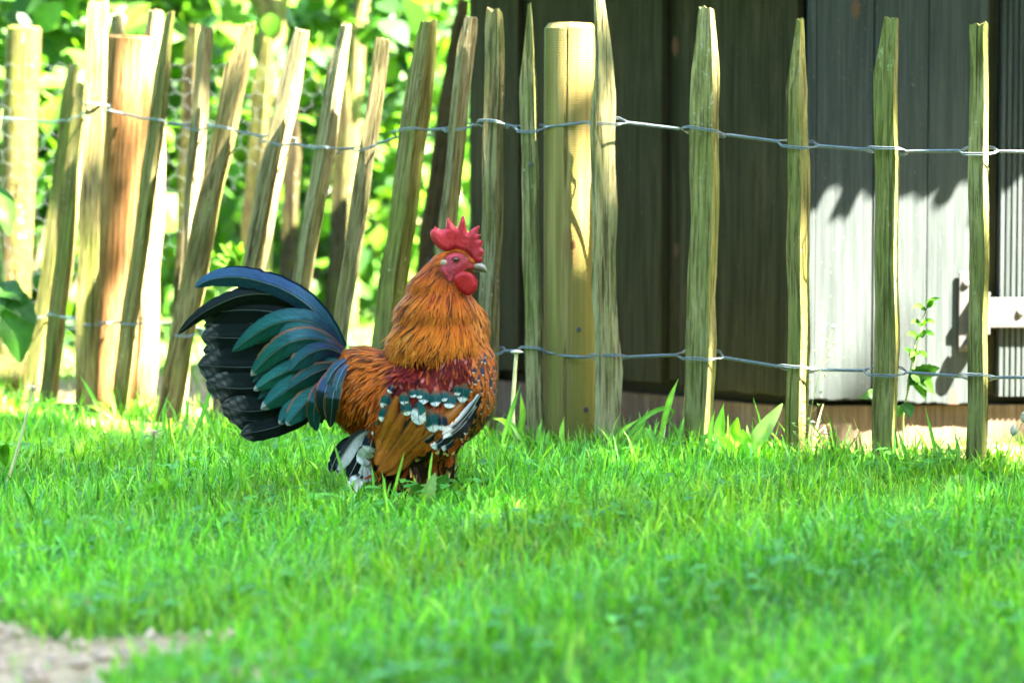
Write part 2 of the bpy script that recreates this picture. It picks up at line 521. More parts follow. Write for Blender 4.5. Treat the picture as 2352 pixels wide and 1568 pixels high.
# sparse dry growth on the sunny earth behind the fence
n = 40000
y = np.r_[rng.uniform(3.5, 7.2, 26000), rng.uniform(3.6, 4.5, 14000)]; x = np.r_[rng.uniform(-1.9, 1.5, 26000), rng.uniform(-0.2, 1.1, 14000)]
d = y - fence_y(x)
b, p = bare_masks(x, y)
k = (d > 0.0) & (rng.uniform(0, 1, n) > 0.35 + 0.5 * p)
x, y = x[k], y[k]
n = len(x)
col = blade_cols(n, (0.15, 0.2, 0.05, 0.02, 0.3, 0.03, 0.25)) * 0.6
Lw = rng.gamma(5.0, 0.006, n) * (0.5 + patch(x, y, 8.0, 1.0)) * np.where((x > -0.1) & (y - fence_y(x) > 0.06), 0.5, 1.0)
wild = link('verge_grass', grass_mesh('verge_grass', np.stack([x, y, ground_z(x, y) - 0.002], -1), Lw, rng.uniform(0.0018, 0.004, n),
            rng.uniform(0, 6.283, n), np.abs(rng.normal(0.2, 0.3, n)), np.abs(rng.normal(0.5, 0.5, n)), col), M['grass'])
tag(wild, 'sparse sunlit grass on the pale earth behind the fence', 'grass', kind='stuff')

# ------------------------------------------------------------------ shed
C0 = np.array([0.4262, 4.35]); DL = np.array([-0.68, 0.733]); DR = np.array([0.998, 0.06])
C1 = C0 + 0.715 * DL
C3 = C0 + 1.25 * DR
C2 = C1 + np.array([0.42, 0.40])
C4 = C3 + np.array([0.12, 0.60])
C5 = (C2 + C4) / 2 + np.array([0.0, 0.12])
shed = empty('wooden_shed', (C0[0], C0[1], 0))
tag(shed, 'grey boarded wooden shed with a metal latch standing behind the right fence', 'shed')
shed_o = Vector((C0[0], C0[1], 0))
def wallframe(A, B):
    a = Vector((A[0], A[1], 0)); b = Vector((B[0], B[1], 0))
    t = (b - a).normalized()
    n = Vector((t.y, -t.x, 0))                        # outward when walking so that outside lies on the right
    return a, t, n, (b - a).length
def plank(name, A, B, s0, s1, z0, z1, out0, out1, mat, rough=0.0012, jag=0.0, bev=0.002, parent=None):
    """board on the wall line A->B from s0 to s1 along it, sticking out from out0 to out1"""
    a, t, n, ln = wallframe(A, B)
    bm = bmesh.new()
    add_box(bm, s0, s1, -out1, -out0, z0, z1, None, bev)
    if jag > 0:
        bmesh.ops.subdivide_edges(bm, edges=[e for e in bm.edges if abs(e.verts[0].co.x - e.verts[1].co.x) > 0.5 * (s1 - s0)], cuts=14)
        for v in bm.verts:
            if v.co.z < z0 + 0.01:
                v.co.z += jag * mnoise.noise((v.co.x * 38, 3.1, s0 * 9)) + 0.4 * jag * mnoise.noise((v.co.x * 140, 7.1, s0))
    me = bm_mesh(name, bm)
    o = link(name, me, mat, parent or shed)
    ang = math.atan2(t.y, t.x)
    o.location = a - (shed_o if (parent is None or parent is shed) else Vector((0, 0, 0)))
    o.rotation_euler = (0, 0, ang)
    return o
ZT = 0.83
random.seed(3)
# walls behind the boards, one part for each side
corners = [C1, C0, C3, C4, C5, C2]
for i in range(6):
    A, B = corners[i], corners[(i + 1) % 6]
    a, t, n_, ln = wallframe(A, B)
    vis = i in (0, 1)
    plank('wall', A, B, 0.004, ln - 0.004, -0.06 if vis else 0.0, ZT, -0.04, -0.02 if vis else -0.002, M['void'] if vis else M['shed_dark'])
# shaded side: boards counted from the corner
ln0 = 0.715
for s0, s1, out in ((0.002, 0.236, 0.016), (0.272, 0.538, 0.019), (0.596, 0.713, 0.015)):
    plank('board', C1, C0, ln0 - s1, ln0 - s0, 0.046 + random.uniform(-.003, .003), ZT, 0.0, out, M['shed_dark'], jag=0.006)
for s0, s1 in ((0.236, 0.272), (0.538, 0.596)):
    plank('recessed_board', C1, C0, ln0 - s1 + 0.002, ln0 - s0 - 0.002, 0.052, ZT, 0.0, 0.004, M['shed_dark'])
# sunny side
def s_of(px):
    """distance along the sunny wall for a photo column"""
    u = (px - CX) / FPX
    return (u * C0[1] - C0[0]) / (DR[0] - u * DR[1])
edges = [(1849, 1866, 0.022), (1867, 1999, 0.017), (2001, 2122, 0.019), (2124, 2262, 0.016)]
for a_, b_e, out in edges:
    plank('board', C0, C3, s_of(a_), s_of(b_e), 0.040 - 0.03 * s_of(a_) + random.uniform(-.002, .002), ZT, 0.0, out, M['shed'], jag=0.005)
plank('recessed_board', C0, C3, s_of(2264), s_of(2288), 0.046, ZT, -0.001, 0.002, M['shed_dark'])
s = s_of(2290)
# ribbed board next to the gap: the milled ridges are its own geometry
a, t, n_, ln = wallframe(C0, C3)
def ribbed(s0, s1):
    w = s1 - s0; nr = 17
    prof = []
    for i in range(nr):
        x0 = s0 + w * i / nr
        prof += [(x0, 0.012), (x0 + w / nr * 0.22, 0.0165), (x0 + w / nr * 0.78, 0.0165)]
    prof += [(s1, 0.012)]
    bm = bmesh.new()
    lo = [bm.verts.new((p[0], -p[1], 0.044)) for p in prof] + [bm.verts.new((s1, 0, 0.044)), bm.verts.new((s0, 0, 0.044))]
    hi = [bm.verts.new((v.co.x, v.co.y, ZT)) for v in lo]
    k = len(lo)
    for i in range(k):
        bm.faces.new((lo[i], lo[(i + 1) % k], hi[(i + 1) % k], hi[i]))
    bm.faces.new(lo[::-1]); bm.faces.new(hi)
    o = link('board', bm_mesh('ribbed_board', bm), M['shed'], shed)
    o.location = a - shed_o; o.rotation_euler = (0, 0, math.atan2(t.y, t.x))
ribbed(s, s + 0.145)
s += 0.147
while s < 1.24:
    plank('board', C0, C3, s, min(s + 0.142, 1.245), 0.044, ZT, 0.0, random.uniform(0.014, 0.02), M['shed'], jag=0.004)
    s += 0.144
# plinth boards under the walls
for A, B, segs in ((C1, C0, ((0.02, 0.30), (0.302, 0.715))), (C0, C3, ((0.0, 0.022), (0.024, 0.36), (0.362, 0.8), (0.802, 1.24)))):
    for s0, s1 in segs:
        plank('plinth_board', A, B, s0, s1, -0.06, 0.031 if A is C0 else 0.027, -0.016, 0.001 if A is C0 else -0.004, M['plinth'], bev=0.003)
# roof: slab with an overhang, and a row of uneven shingles along the eaves
cen = sum((np.array(c) for c in corners), np.zeros(2)) / 6
ring = []
for c in corners:
    v = np.array(c) - cen
    ring.append(np.array(c) + v / np.linalg.norm(v) * 0.27)
apex = Vector((cen[0], cen[1], ZT + 0.32))
bm = bmesh.new()
top = [bm.verts.new((r[0] - shed_o.x, r[1] - shed_o.y, ZT - 0.02 + 0.018)) for r in ring]
bot = [bm.verts.new((r[0] - shed_o.x, r[1] - shed_o.y, ZT - 0.02)) for r in ring]
ap = bm.verts.new((apex.x - shed_o.x, apex.y - shed_o.y, apex.z))
bm.faces.new(bot)
for i in range(6):
    j = (i + 1) % 6
    bm.faces.new((top[i], top[j], ap)); bm.faces.new((bot[i], bot[j], top[j], top[i]))
roof = link('roof', bm_mesh('roof', bm), M['roof'], shed)
random.seed(21)
for i in (0, 1):
    A = Vector((*ring[i], ZT)); B = Vector((*ring[(i + 1) % 6], ZT))
    tt = (B - A); ln = tt.length; tt.normalize()
    up = (apex - (A + B) / 2).normalized()
    nn = tt.cross(up).normalized()
    s = 0.0
    while s < ln:
        w = random.uniform(0.018, 0.042)
        over = random.uniform(0.004, 0.018) if random.random() < 0.8 else random.uniform(0.016, 0.028)
        bm = bmesh.new()
        c = A + tt * s
        p0, p1 = c + up * 0.16, c + tt * (w - 0.003) + up * 0.16
        q0, q1 = c - up * (0.03 + over), c + tt * (w - 0.003) - up * (0.03 + over + random.uniform(-.008, .008))
        qm = (q0 + q1) / 2 - up * random.uniform(-0.004, 0.014)
        off = nn * (0.012 if nn.z > 0 else -0.012)
        vs = [bm.verts.new(v - shed_o + off * 1.7) for v in (p0, p1, q1, qm, q0)] + [bm.verts.new(v - shed_o + off * 0.9) for v in (p0, p1, q1, qm, q0)]
        bm.faces.new(vs[:5]); bm.faces.new(vs[5:][::-1])
        for k in range(5):
            bm.faces.new((vs[k], vs[(k + 1) % 5], vs[5 + (k + 1) % 5], vs[5 + k]))
        link('shingle', bm_mesh('shingle', bm), M['roof'], roof)
        s += w
# latch on the sunny side (local wall frame)
latch = empty('latch'); latch.parent = shed
latch.rotation_euler = (0, 0, math.atan2(t.y, t.x))
def wz(py, s):
    Y = C0[1] + DR[1] * s
    return at(1176, py, Y).z
s0, s1 = s_of(2197), s_of(2238)
def lbox(name, x0, x1, o0, o1, z0, z1, bev=0.0012):
    bm = bmesh.new(); add_box(bm, x0, x1, -o1, -o0, z0, z1, None, bev)
    return link(name, bm_mesh(name, bm), M['steel'], latch)
lbox('plate', s0, s1, 0.0195, 0.0225, wz(805, s0), wz(622, s0))
lbox('strap', s_of(2228), s_of(2430), 0.0245, 0.029, wz(750, s1), wz(681, s1))
lbox('staple', s_of(2232), s_of(2262), 0.0225, 0.0435, wz(764, s1), wz(742, s1))
lbox('staple', s_of(2232), s_of(2262), 0.0225, 0.0435, wz(690, s1), wz(668, s1))
# swinging catch: a rounded tongue standing off the plate
def tongue():
    pts = [(-.008, .0), (.008, .0), (.011, -.03), (.008, -.045), (0, -.05), (-.008, -.045), (-.012, -.03)]
    bm = bmesh.new()
    f = [bm.verts.new((p[0], -0.046, p[1])) for p in pts]; b = [bm.verts.new((p[0], -0.042, p[1])) for p in pts]
    bm.faces.new(f); bm.faces.new(b[::-1])
    for i in range(len(pts)):
        j = (i + 1) % len(pts); bm.faces.new((f[i], b[i], b[j], f[j]))
    o = link('catch', bm_mesh('catch', bm), M['steel'], latch)
    o.location = (s_of(2246), 0, wz(720, s1)); o.rotation_euler = (0, math.radians(14), 0)
tongue()
for px, py, of in ((2212, 650, 0.0225), (2214, 790, 0.0225), (2334, 716, 0.029), (2410, 716, 0.029)):
    bm = bmesh.new()
    bmesh.ops.create_uvsphere(bm, u_segments=12, v_segments=6, radius=0.0062)
    for v in bm.verts: v.co.y *= 0.7
    o = link('bolt', bm_mesh('bolt', bm, True), M['steel'], latch)
    o.location = (s_of(px), -of, wz(py, s1))

# ------------------------------------------------------------------ fence
def picket_mesh(L, w, ridge=0.22, depth=0.75, tip=('chisel', 0.07, 0.5, 0.0), seed=0, taper=0.92, wav=1.0):
    """split paling: z from 0 to L; front ridge at x = ridge*w"""
    r = np.random.default_rng(seed + 100)
    d = depth * w
    poly = np.array([(-0.5 * w, -0.02 * d), (ridge * w, -0.5 * d), (0.5 * w, 0.06 * d), (0.30 * w, 0.42 * d), (-0.36 * w, 0.40 * d)])
    poly += r.normal(0, 0.02 * w, poly.shape)
    pts = []
    for i in range(5):
        a, b = poly[i], poly[(i + 1) % 5]
        k = 6 if i in (0, 1) else 3
        for j in range(k):
            t = j / k
            p = a * (1 - t) + b * t
            if j > 0:
                p = p * (1 - abs(r.normal(0, 0.022)))
            pts.append(p)
    pts = np.array(pts)
    k = len(pts)
    style, tl, tw, toff = tip
    zs = np.unique(np.r_[np.linspace(0, L - tl, 22), np.linspace(L - tl, L, 6)])
    V = []
    ph = r.uniform(0, 6.28, 6)
    for z in zs:
        f = 1 - (1 - taper) * z / L
        q = pts * f
        ox = wav * (0.05 * w * math.sin(9 * z + ph[0]) + 0.03 * w * math.sin(31 * z + ph[1]))
        oy = wav * 0.04 * w * math.sin(8 * z + ph[2])
        bul = 1 + wav * (0.035 * math.sin(21 * z + ph[3]) + 0.03 * math.sin(57 * z + ph[4]))
        q = q * bul + r.normal(0, 0.006 * w, q.shape)
        if z > L - tl:
            t = (z - (L - tl)) / tl
            if style == 'point':
                sc = 1 - (1 - tw) * t ** 0.9
            elif style == 'chisel':
                sc = 1 - (1 - tw) * t ** 1.25
            else:
                sc = 1 - (1 - tw) * t ** 3
            q = np.stack([q[:, 0] * sc + toff * w * t, q[:, 1] * (sc if style == 'point' else 0.6 + 0.4 * sc)], -1)
        zz = np.full(k, z)
        if z >= L - 1e-6:
            zz = zz + r.normal(0, 0.002, k) - 0.12 * q[:, 0] * (1 if seed % 2 else -1)
        V.append(np.stack([q[:, 0] + ox, q[:, 1] + oy, zz], -1))
    n = len(V)
    V = np.vstack(V)
    i = np.arange(n - 1)[:, None] * k; j = np.arange(k)[None, :]; j2 = (j + 1) % k
    F = np.stack([i + j, i + j2, i + k + j2, i + k + j], -1).reshape(-1, 4)
    capv = V[-k:].mean(0)[None, :]
    V = np.vstack([V, capv])
    ci = len(V) - 1
    tri = np.stack([(n - 1) * k + np.arange(k), (n - 1) * k + (np.arange(k) + 1) % k, np.full(k, ci)], -1)
    me = mesh_np('picket', V, [F, tri], True)
    try:
        me.set_sharp_from_angle(angle=math.radians(28))
    except Exception:
        pass
    return me

def place_between(o, base, top, spin=0.0):
    ax = (top - base).normalized()
    q = ax.to_track_quat('Z', 'Y')
    # keep local x towards world x
    x = Vector((1, 0, 0)); x = (x - ax * x.dot(ax)).normalized()
    y = ax.cross(x)
    R = Matrix((x, y, ax)).transposed().to_4x4()
    o.matrix_basis = Matrix.Translation(base) @ R @ Matrix.Rotation(spin, 4, 'Z')

fence = empty('picket_fence', (0, 0, 0))
tag(fence, 'low weathered split paling fence bound with twisted wire, behind the rooster', 'fence')
def px_w(wpx, Y): return wpx * Y / FPX
NEAR = []                                             # for the wires
def picket(parent, bx, by, Yb, tx, ty, Yt, wpx, tint, algae, ridge=0.22, depth=0.75, tip=('chisel', 0.07, 0.5, 0.0), seed=0, spin=0.0, name='picket', mat='paling', wav=1.0):
    b, t_ = at(bx, by, Yb), at(tx, ty, Yt)
    ax = (t_ - b).normalized()
    b = b - ax * 0.06
    me = picket_mesh((t_ - b).length, px_w(wpx, (Yb + Yt) / 2), ridge, depth, tip, seed, wav=wav)
    o = link(name, me, M[mat], parent)
    place_between(o, b, t_, spin)
    o.color = (*tint, algae)
    return dict(b=b, t=t_, w=px_w(wpx, (Yb + Yt) / 2), d=depth * px_w(wpx, (Yb + Yt) / 2))

GR = (1.95, 1.9, 1.5); PALE = (1.3, 1.24, 1.1); WARM = (1.2, 1.08, 0.86); DARK = (0.5, 0.46, 0.36)
pt, sl, fl = 'point', 'chisel', 'flat'
RIGHT = [
    picket(fence, 1118, 1010, 4.07, 1138, 24, 4.07, 50, PALE, 0.40, 0.16, 0.8, (fl, 0.05, 0.72, 0.0), 1),
    picket(fence, 1229, 1015, 4.035, 1212, 12, 4.035, 44, (1.5, 1.48, 1.3), 0.42, 0.36, 0.5, (pt, 0.10, 0.22, 0.04), 2, -0.2),
    None,                                            # round post
    picket(fence, 1393, 1005, 3.97, 1389, -8, 3.97, 60, (1.75, 1.75, 1.6), 0.38, -0.28, 0.5, (pt, 0.13, 0.45, -0.24), 4, 0.0, wav=1.6),
    picket(fence, 1604, 1042, 3.945, 1622, 19, 3.945, 70, GR, 0.50, 0.22, 0.95, (sl, 0.085, 0.55, 0.06), 5, -0.1),
    picket(fence, 1829, 1055, 3.89, 1834, 46, 3.89, 54, (1.6, 1.5, 1.05), 0.50, 0.05, 0.9, (pt, 0.09, 0.35, 0.08), 6),
    picket(fence, 2031, 1078, 3.84, 2040, 43, 3.84, 60, GR, 0.56, 0.30, 0.9, (sl, 0.07, 0.66, 0.14), 7, -0.12),
    picket(fence, 2240, 1092, 3.79, 2250, 56, 3.79, 50, GR, 0.50, 0.20, 0.9, (fl, 0.012, 0.97, 0.02), 8, -0.1),
    picket(fence, 2452, 1104, 3.745, 2462, 30, 3.745, 46, GR, 0.6, 0.20, 0.9, (sl, 0.06, 0.6, 0.05), 9),
    picket(fence, 2660, 1114, 3.70, 2668, 40, 3.70, 48, GR, 0.6, 0.20, 0.9, (sl, 0.06, 0.6, 0.05), 10),
]
LEFT = [
    picket(fence, 985, 1000, 4.13, 1076, 40, 4.10, 50, PALE, 0.22, -0.28, 0.55, (fl, 0.04, 0.75, 0.1), 11, 0.45),
    picket(fence, 868, 990, 4.19, 978, 50, 4.15, 66, WARM, 0.50, 0.10, 1.0, (sl, 0.08, 0.62, 0.10), 12, -0.1),
    picket(fence, 752, 985, 4.25, 881, 90, 4.22, 46, PALE, 0.34, 0.24, 0.7, (fl, 0.03, 0.8, 0.0), 13, 0.5),
    picket(fence, 640, 980, 4.31, 790, 58, 4.26, 47, PALE, 0.34, -0.05, 0.95, (sl, 0.07, 0.6, 0.06), 14, 0.15),
    picket(fence, 505, 980, 4.37, 694, 70, 4.32, 64, PALE, 0.24, -0.10, 0.7, (sl, 0.08, 0.6, 0.05), 15, 0.45),
    picket(fence, 384, 960, 4.43, 566, 55, 4.38, 62, WARM, 0.36, 0.05, 0.85, (sl, 0.07, 0.45, 0.12), 16, 0.35),
    picket(fence, 405, 955, 4.48, 476, 65, 4.44, 42, PALE, 0.20, -0.2, 0.6, (fl, 0.03, 0.7, 0.0), 17, 0.4),
    picket(fence, 272, 950, 4.50, 390, 30, 4.47, 40, (1.1, 1.05, 0.85), 0.46, 0.28, 0.8, (pt, 0.09, 0.5, 0.05), 18, -0.2),
    picket(fence, 332, 945, 4.62, 362, 27, 4.62, 58, PALE, 0.14, -0.30, 0.6, (sl, 0.06, 0.6, 0.0), 19, 0.3),
    None,                                            # brown post
    picket(fence, 196, 962, 4.52, 223, 4, 4.52, 52, WARM, 0.38, 0.25, 0.7, (fl, 0.02, 0.85, 0.0), 20, 0.35),
    picket(fence, 108, 945, 4.72, 190, 190, 4.72, 42, WARM, 0.5, 0.22, 0.8, (sl, 0.06, 0.6, 0.0), 21),
    picket(fence, 76, 900, 4.80, 172, 150, 4.80, 40, WARM, 0.54, 0.18, 0.8, (sl, 0.06, 0.6, 0.0), 22),
    picket(fence, -150, 900, 4.95, -90, 60, 4.95, 44, WARM, 0.5, 0.2, 0.8, (sl, 0.06, 0.6, 0.0), 23),
    picket(fence, 262, 940, 4.74, 268, 38, 4.74, 40, WARM, 0.3, 0.2, 0.8, (sl, 0.05, 0.6, 0.0), 24),
]
# round posts
def post(parent, bx, by, Y, tx, ty, wpx, mat, crack_deg, seed, bev=0.007, rag=0.0):
    b, t_ = at(bx, by, Y), at(tx, ty, Y)
    b = b - (t_ - b).normalized() * 0.08
    L = (t_ - b).length; R = px_w(wpx, Y) / 2
    ang = np.linspace(0, 2 * math.pi, 72, endpoint=False)
    ca = math.radians(crack_deg)
    ang = np.sort(np.r_[ang, ca - 0.03, ca - 0.012, ca, ca + 0.012, ca + 0.03])
    k = len(ang)
    zs = np.r_[np.linspace(0, L - bev, 30), L - bev * 0.45, L]
    r = np.random.default_rng(seed)
    V = []
    for z in zs:
        rr = R * (1.0 + 0.006 * math.sin(9 * z + seed)) * (1 + 0.012 * np.sin(3 * ang + 2 * z)) + r.normal(0, 0.00012, k)
        w = 0.012 * math.sin(14 * z) + 0.006 * math.sin(41 * z)
        dd = np.abs((ang - ca - w + math.pi) % (2 * math.pi) - math.pi)
        rr = rr * (1 - 0.16 * np.clip(1 - dd / 0.026, 0, 1))
        if z > L - bev + 1e-6:
            rr = rr - (z - (L - bev)) * 0.85
        zz = np.full(k, z)
        if z >= L - 1e-6:
            zz = zz + rag * np.array([mnoise.noise((math.cos(a) * 3, math.sin(a) * 3, seed)) for a in ang])
        V.append(np.stack([rr * np.cos(ang), rr * np.sin(ang), zz], -1))
    n = len(V); V = np.vstack(V)
    i = np.arange(n - 1)[:, None] * k; j = np.arange(k)[None, :]; j2 = (j + 1) % k
    F = np.stack([i + j, i + j2, i + k + j2, i + k + j], -1).reshape(-1, 4)
    # closed top of two rings
    inner = V[-k:].copy(); c = inner.mean(0); inner = c + (inner - c) * 0.5; inner[:, 2] += 0.0012
    V = np.vstack([V, inner, c[None, :] + [0, 0, 0.0015]])
    F2 = np.stack([(n - 1) * k + np.arange(k), (n - 1) * k + (np.arange(k) + 1) % k, n * k + (np.arange(k) + 1) % k, n * k + np.arange(k)], -1)
    tri = np.stack([n * k + np.arange(k), n * k + (np.arange(k) + 1) % k, np.full(k, len(V) - 1)], -1)
    me = mesh_np('post', V, [F, F2, tri], True)
    try: me.set_sharp_from_angle(angle=math.radians(35))
    except Exception: pass
    o = link('post', me, M[mat], parent)
    place_between(o, b, t_)
    return o, dict(b=b, t=t_, w=2 * R, d=2 * R)
front_post, fp = post(fence, 1307, 1040, 4.045, 1310, 54, 120, 'new_post', -101, 3)
brown_post, bp = post(fence, 252, 960, 4.60, 302, 84, 108, 'brown_post', -112, 8, 0.004, 0.004)
brown_post.color = (1.25, 1.2, 1.1, 0.10)
RIGHT[2] = fp; LEFT[9] = bp
fp['post'] = bp['post'] = True
# screws
for px, py, Y in ((1219, 378, 4.018), (1347, 941, 4.006), (1330, 757, 4.004)):
    bm = bmesh.new()
    bmesh.ops.create_cone(bm, cap_ends=True, segments=14, radius1=0.0038, radius2=0.0030, depth=0.003)
    bmesh.ops.rotate(bm, verts=bm.verts, matrix=Matrix.Rotation(math.radians(90), 3, 'X'))
    link('screw', bm_mesh('screw', bm), M['steel'], fence, at(px, py, Y))

# wires: four strands twisted between the palings, parting around each of them
def fence_wire(nodes, R_str=0.00088, hel=0.00138, pitch=0.0125, seed=0):
    """nodes: list of (Vector centre, half width, half depth or 0 when the wire just passes in front)"""
    pts = np.array([n_[0] for n_ in nodes])
    seg = np.r_[0, np.cumsum(np.linalg.norm(np.diff(pts, axis=0), axis=1))]
    tot = seg[-1]
    n = int(tot / 0.0022)
    s = np.linspace(0, tot, n)
    C = np.stack([np.interp(s, seg, pts[:, i]) for i in range(3)], -1)
    # soften corners and let it sag a little between palings
    ker = np.ones(9) / 9
    for i in range(3):
        C[:, i] = np.convolve(np.pad(C[:, i], 4, 'edge'), ker, 'valid')
    T = np.gradient(C, axis=0); T /= np.linalg.norm(T, axis=1)[:, None]
    U = np.cross(T, np.array([0, 0, 1.0])); U /= np.linalg.norm(U, axis=1)[:, None]     # towards the camera side
    Wv = np.cross(U, T)
    b = np.zeros(n); dep = np.zeros(n); sg = np.zeros(n)
    for i, (c, hw, hd) in enumerate(nodes):
        if hd <= 0: continue
        q = 1 - smooth01((np.abs(s - seg[i]) - hw * 0.9) / 0.017)
        m = q > b
        b[m] = q[m]; dep[m] = hd; sg[m] = 1 if (i + seed) % 2 else -1
    out = []
    for k in range(4):
        a = 2 * math.pi * s / pitch + k * math.pi / 2
        h = hel * (1 - b)[:, None] * (np.cos(a)[:, None] * U + np.sin(a)[:, None] * Wv)
        front = 1.0 if k < 2 else -1.0
        sep = (0.0012 if k % 2 else -0.0012)
        o = b[:, None] * (front * (dep + 0.0015)[:, None] * U + (sep + front * sg * 0.0042)[:, None] * Wv)
        out.append((C + h + o, R_str))
    return tubes_mesh('wire', out, 6)

def node(pk, py_list, near=True, ov=None):
    b, t_ = pk['b'], pk['t']
    # walk along the paling to the height whose photo row is py
    lo, hi = 0.0, 1.0
    def row(p):
        d = p - Vector((0, 0, CAMH)); dep = d.dot(_f); return CY - FPX * d.dot(_u) / dep
    for _ in range(40):
        m = (lo + hi) / 2
        if row(b.lerp(t_, m)) > py_list: lo = m
        else: hi = m
    c = b.lerp(t_, lo)
    if pk.get('post'):
        return (c + Vector((0.0, -pk['w'] / 2 - 0.004, 0)), 0.0, 0.0)
    return (c, pk['w'] / 2, pk['d'] / 2 + 0.0005)
Lrev = LEFT[::-1]
# order from the far left to the right
order = [LEFT[13], LEFT[12], LEFT[11], LEFT[10], LEFT[9], LEFT[7], LEFT[6], LEFT[5], LEFT[4], LEFT[3], LEFT[2], LEFT[1], LEFT[0]] + RIGHT
topw = [262, 285, 268, 244, 262, 280, 292, 296, 322, 346, 338, 304, 292, 283, 297, 286, 276, 303, 331, 348, 346, 352, 356]
botw = [708, 724, 726, 738, 738, 736, 748, 762, 775, 785, 795, 800, 806, 808, 803, 814, 822, 812, 848, 852, 866, 868, 872]
for name, rows, sd in (('top_wire', topw, 0), ('bottom_wire', botw, 1)):
    link(name, fence_wire([node(p, r) for p, r in zip(order, rows)], seed=sd), M['wire'], fence)
# ------------------------------------------------------------------ far fence with wire netting
far = empty('picket_fence', (0, 0, 0))
tag(far, 'paling fence tinted dark for back-lit shade, with hexagonal wire netting, blurred behind the left fence', 'fence')
FARP = [  # dark tints put back-lit shade into the wood colour
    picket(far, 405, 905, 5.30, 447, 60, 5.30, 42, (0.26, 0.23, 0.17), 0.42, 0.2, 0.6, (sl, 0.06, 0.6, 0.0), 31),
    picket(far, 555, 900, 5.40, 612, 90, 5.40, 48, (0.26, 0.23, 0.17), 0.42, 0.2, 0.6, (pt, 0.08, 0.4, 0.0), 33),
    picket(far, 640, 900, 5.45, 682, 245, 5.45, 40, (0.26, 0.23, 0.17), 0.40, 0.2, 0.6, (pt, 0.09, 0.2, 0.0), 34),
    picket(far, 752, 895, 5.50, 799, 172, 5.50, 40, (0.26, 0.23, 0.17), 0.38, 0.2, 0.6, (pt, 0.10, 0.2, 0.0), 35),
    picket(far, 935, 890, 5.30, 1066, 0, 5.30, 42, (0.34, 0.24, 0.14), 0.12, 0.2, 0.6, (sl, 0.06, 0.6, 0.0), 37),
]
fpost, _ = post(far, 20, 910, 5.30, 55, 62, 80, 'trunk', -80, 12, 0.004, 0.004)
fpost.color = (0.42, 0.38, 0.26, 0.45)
def netting():
    hexw, rows_, x0, x1, z0, z1 = 0.028, 0, -1.15, 0.02, 0.0, 0.58
    a = hexw / math.sqrt(3)
    tubes = []
    ny = int((z1 - z0) / (1.5 * a)); nx = int((x1 - x0) / hexw)
    def P3(x, z):
        return (x, 5.24 + 0.12 * (x + 0.55) + 0.015 * math.sin(9 * x) + 0.01 * math.sin(11 * z), z)
    seen = set()
    for j in range(ny):
        for i in range(nx):
            cx = x0 + hexw * (i + 0.5 * (j % 2)); cz = z0 + 1.5 * a * j
            p = [(cx + a * math.sin(k * math.pi / 3), cz + a * math.cos(k * math.pi / 3)) for k in range(6)]
            for k in range(6):
                q, r_ = p[k], p[(k + 1) % 6]
                key = (round((q[0] + r_[0]) * 2000), round((q[1] + r_[1]) * 2000))
                if key in seen: continue
                seen.add(key)
                tubes.append((np.array([P3(*q), P3(*r_)]), 0.00042))
    return tubes_mesh('wire_netting', tubes, 3)
link('wire_netting', netting(), M['netting'], far)

# ------------------------------------------------------------------ leaves
def leaf_template(kind='ovate'):
    if kind == 'ovate':
        w = [0.0, 0.30, 0.40, 0.34, 0.17, 0.0]; t = [0.0, 0.18, 0.40, 0.65, 0.86, 1.0]
    elif kind == 'lance':
        w = [0.0, 0.11, 0.17, 0.15, 0.08, 0.0]; t = [0.0, 0.2, 0.45, 0.7, 0.88, 1.0]
    V, F = [], []
    for i, (ww, tt) in enumerate(zip(w, t)):
        dz = -0.16 * tt * tt
        V += [(tt, -ww, dz + 0.25 * ww), (tt, 0, dz), (tt, ww, dz + 0.25 * ww)]
    for i in range(len(t) - 1):
        o = i * 3
        F += [(o, o + 1, o + 4, o + 3), (o + 1, o + 2, o + 5, o + 4)]
    return np.array(V), np.array(F)
def scatter_leaves(name, P, size, direction, normal, col, kind='ovate'):
    """direction: leaf axis, normal: leaf face, all (n,3)"""
    TV, TF = leaf_template(kind)
    X = direction / (np.linalg.norm(direction, axis=1)[:, None] + 1e-9)
    Y = np.cross(normal, X); Y /= np.linalg.norm(Y, axis=1)[:, None] + 1e-9
    Z = np.cross(X, Y)
    n = len(P)
    V = P[:, None, :] + size[:, None, None] * (TV[None, :, 0:1] * X[:, None] + TV[None, :, 1:2] * Y[:, None] + TV[None, :, 2:3] * Z[:, None])
    F = (np.arange(n)[:, None, None] * len(TV) + TF[None]).reshape(-1, 4)
    C = np.repeat(col[:, None, :], len(TV), 1).reshape(-1, 3)
    return mesh_np(name, V.reshape(-1, 3), [F], True, C)
LEAFPAL = np.array([[0.055, 0.145, 0.008], [0.085, 0.19, 0.012], [0.035, 0.10, 0.010], [0.14, 0.235, 0.02], [0.018, 0.06, 0.012]])
def leaf_cols(n, p=(0.28, 0.2, 0.22, 0.08, 0.22)):
    return LEAFPAL[rng.choice(5, n, p=p)] * rng.uniform(0.8, 1.2, (n, 1))
def rand_dir(n):
    v = rng.normal(0, 1, (n, 3)); return v / np.linalg.norm(v, axis=1)[:, None]

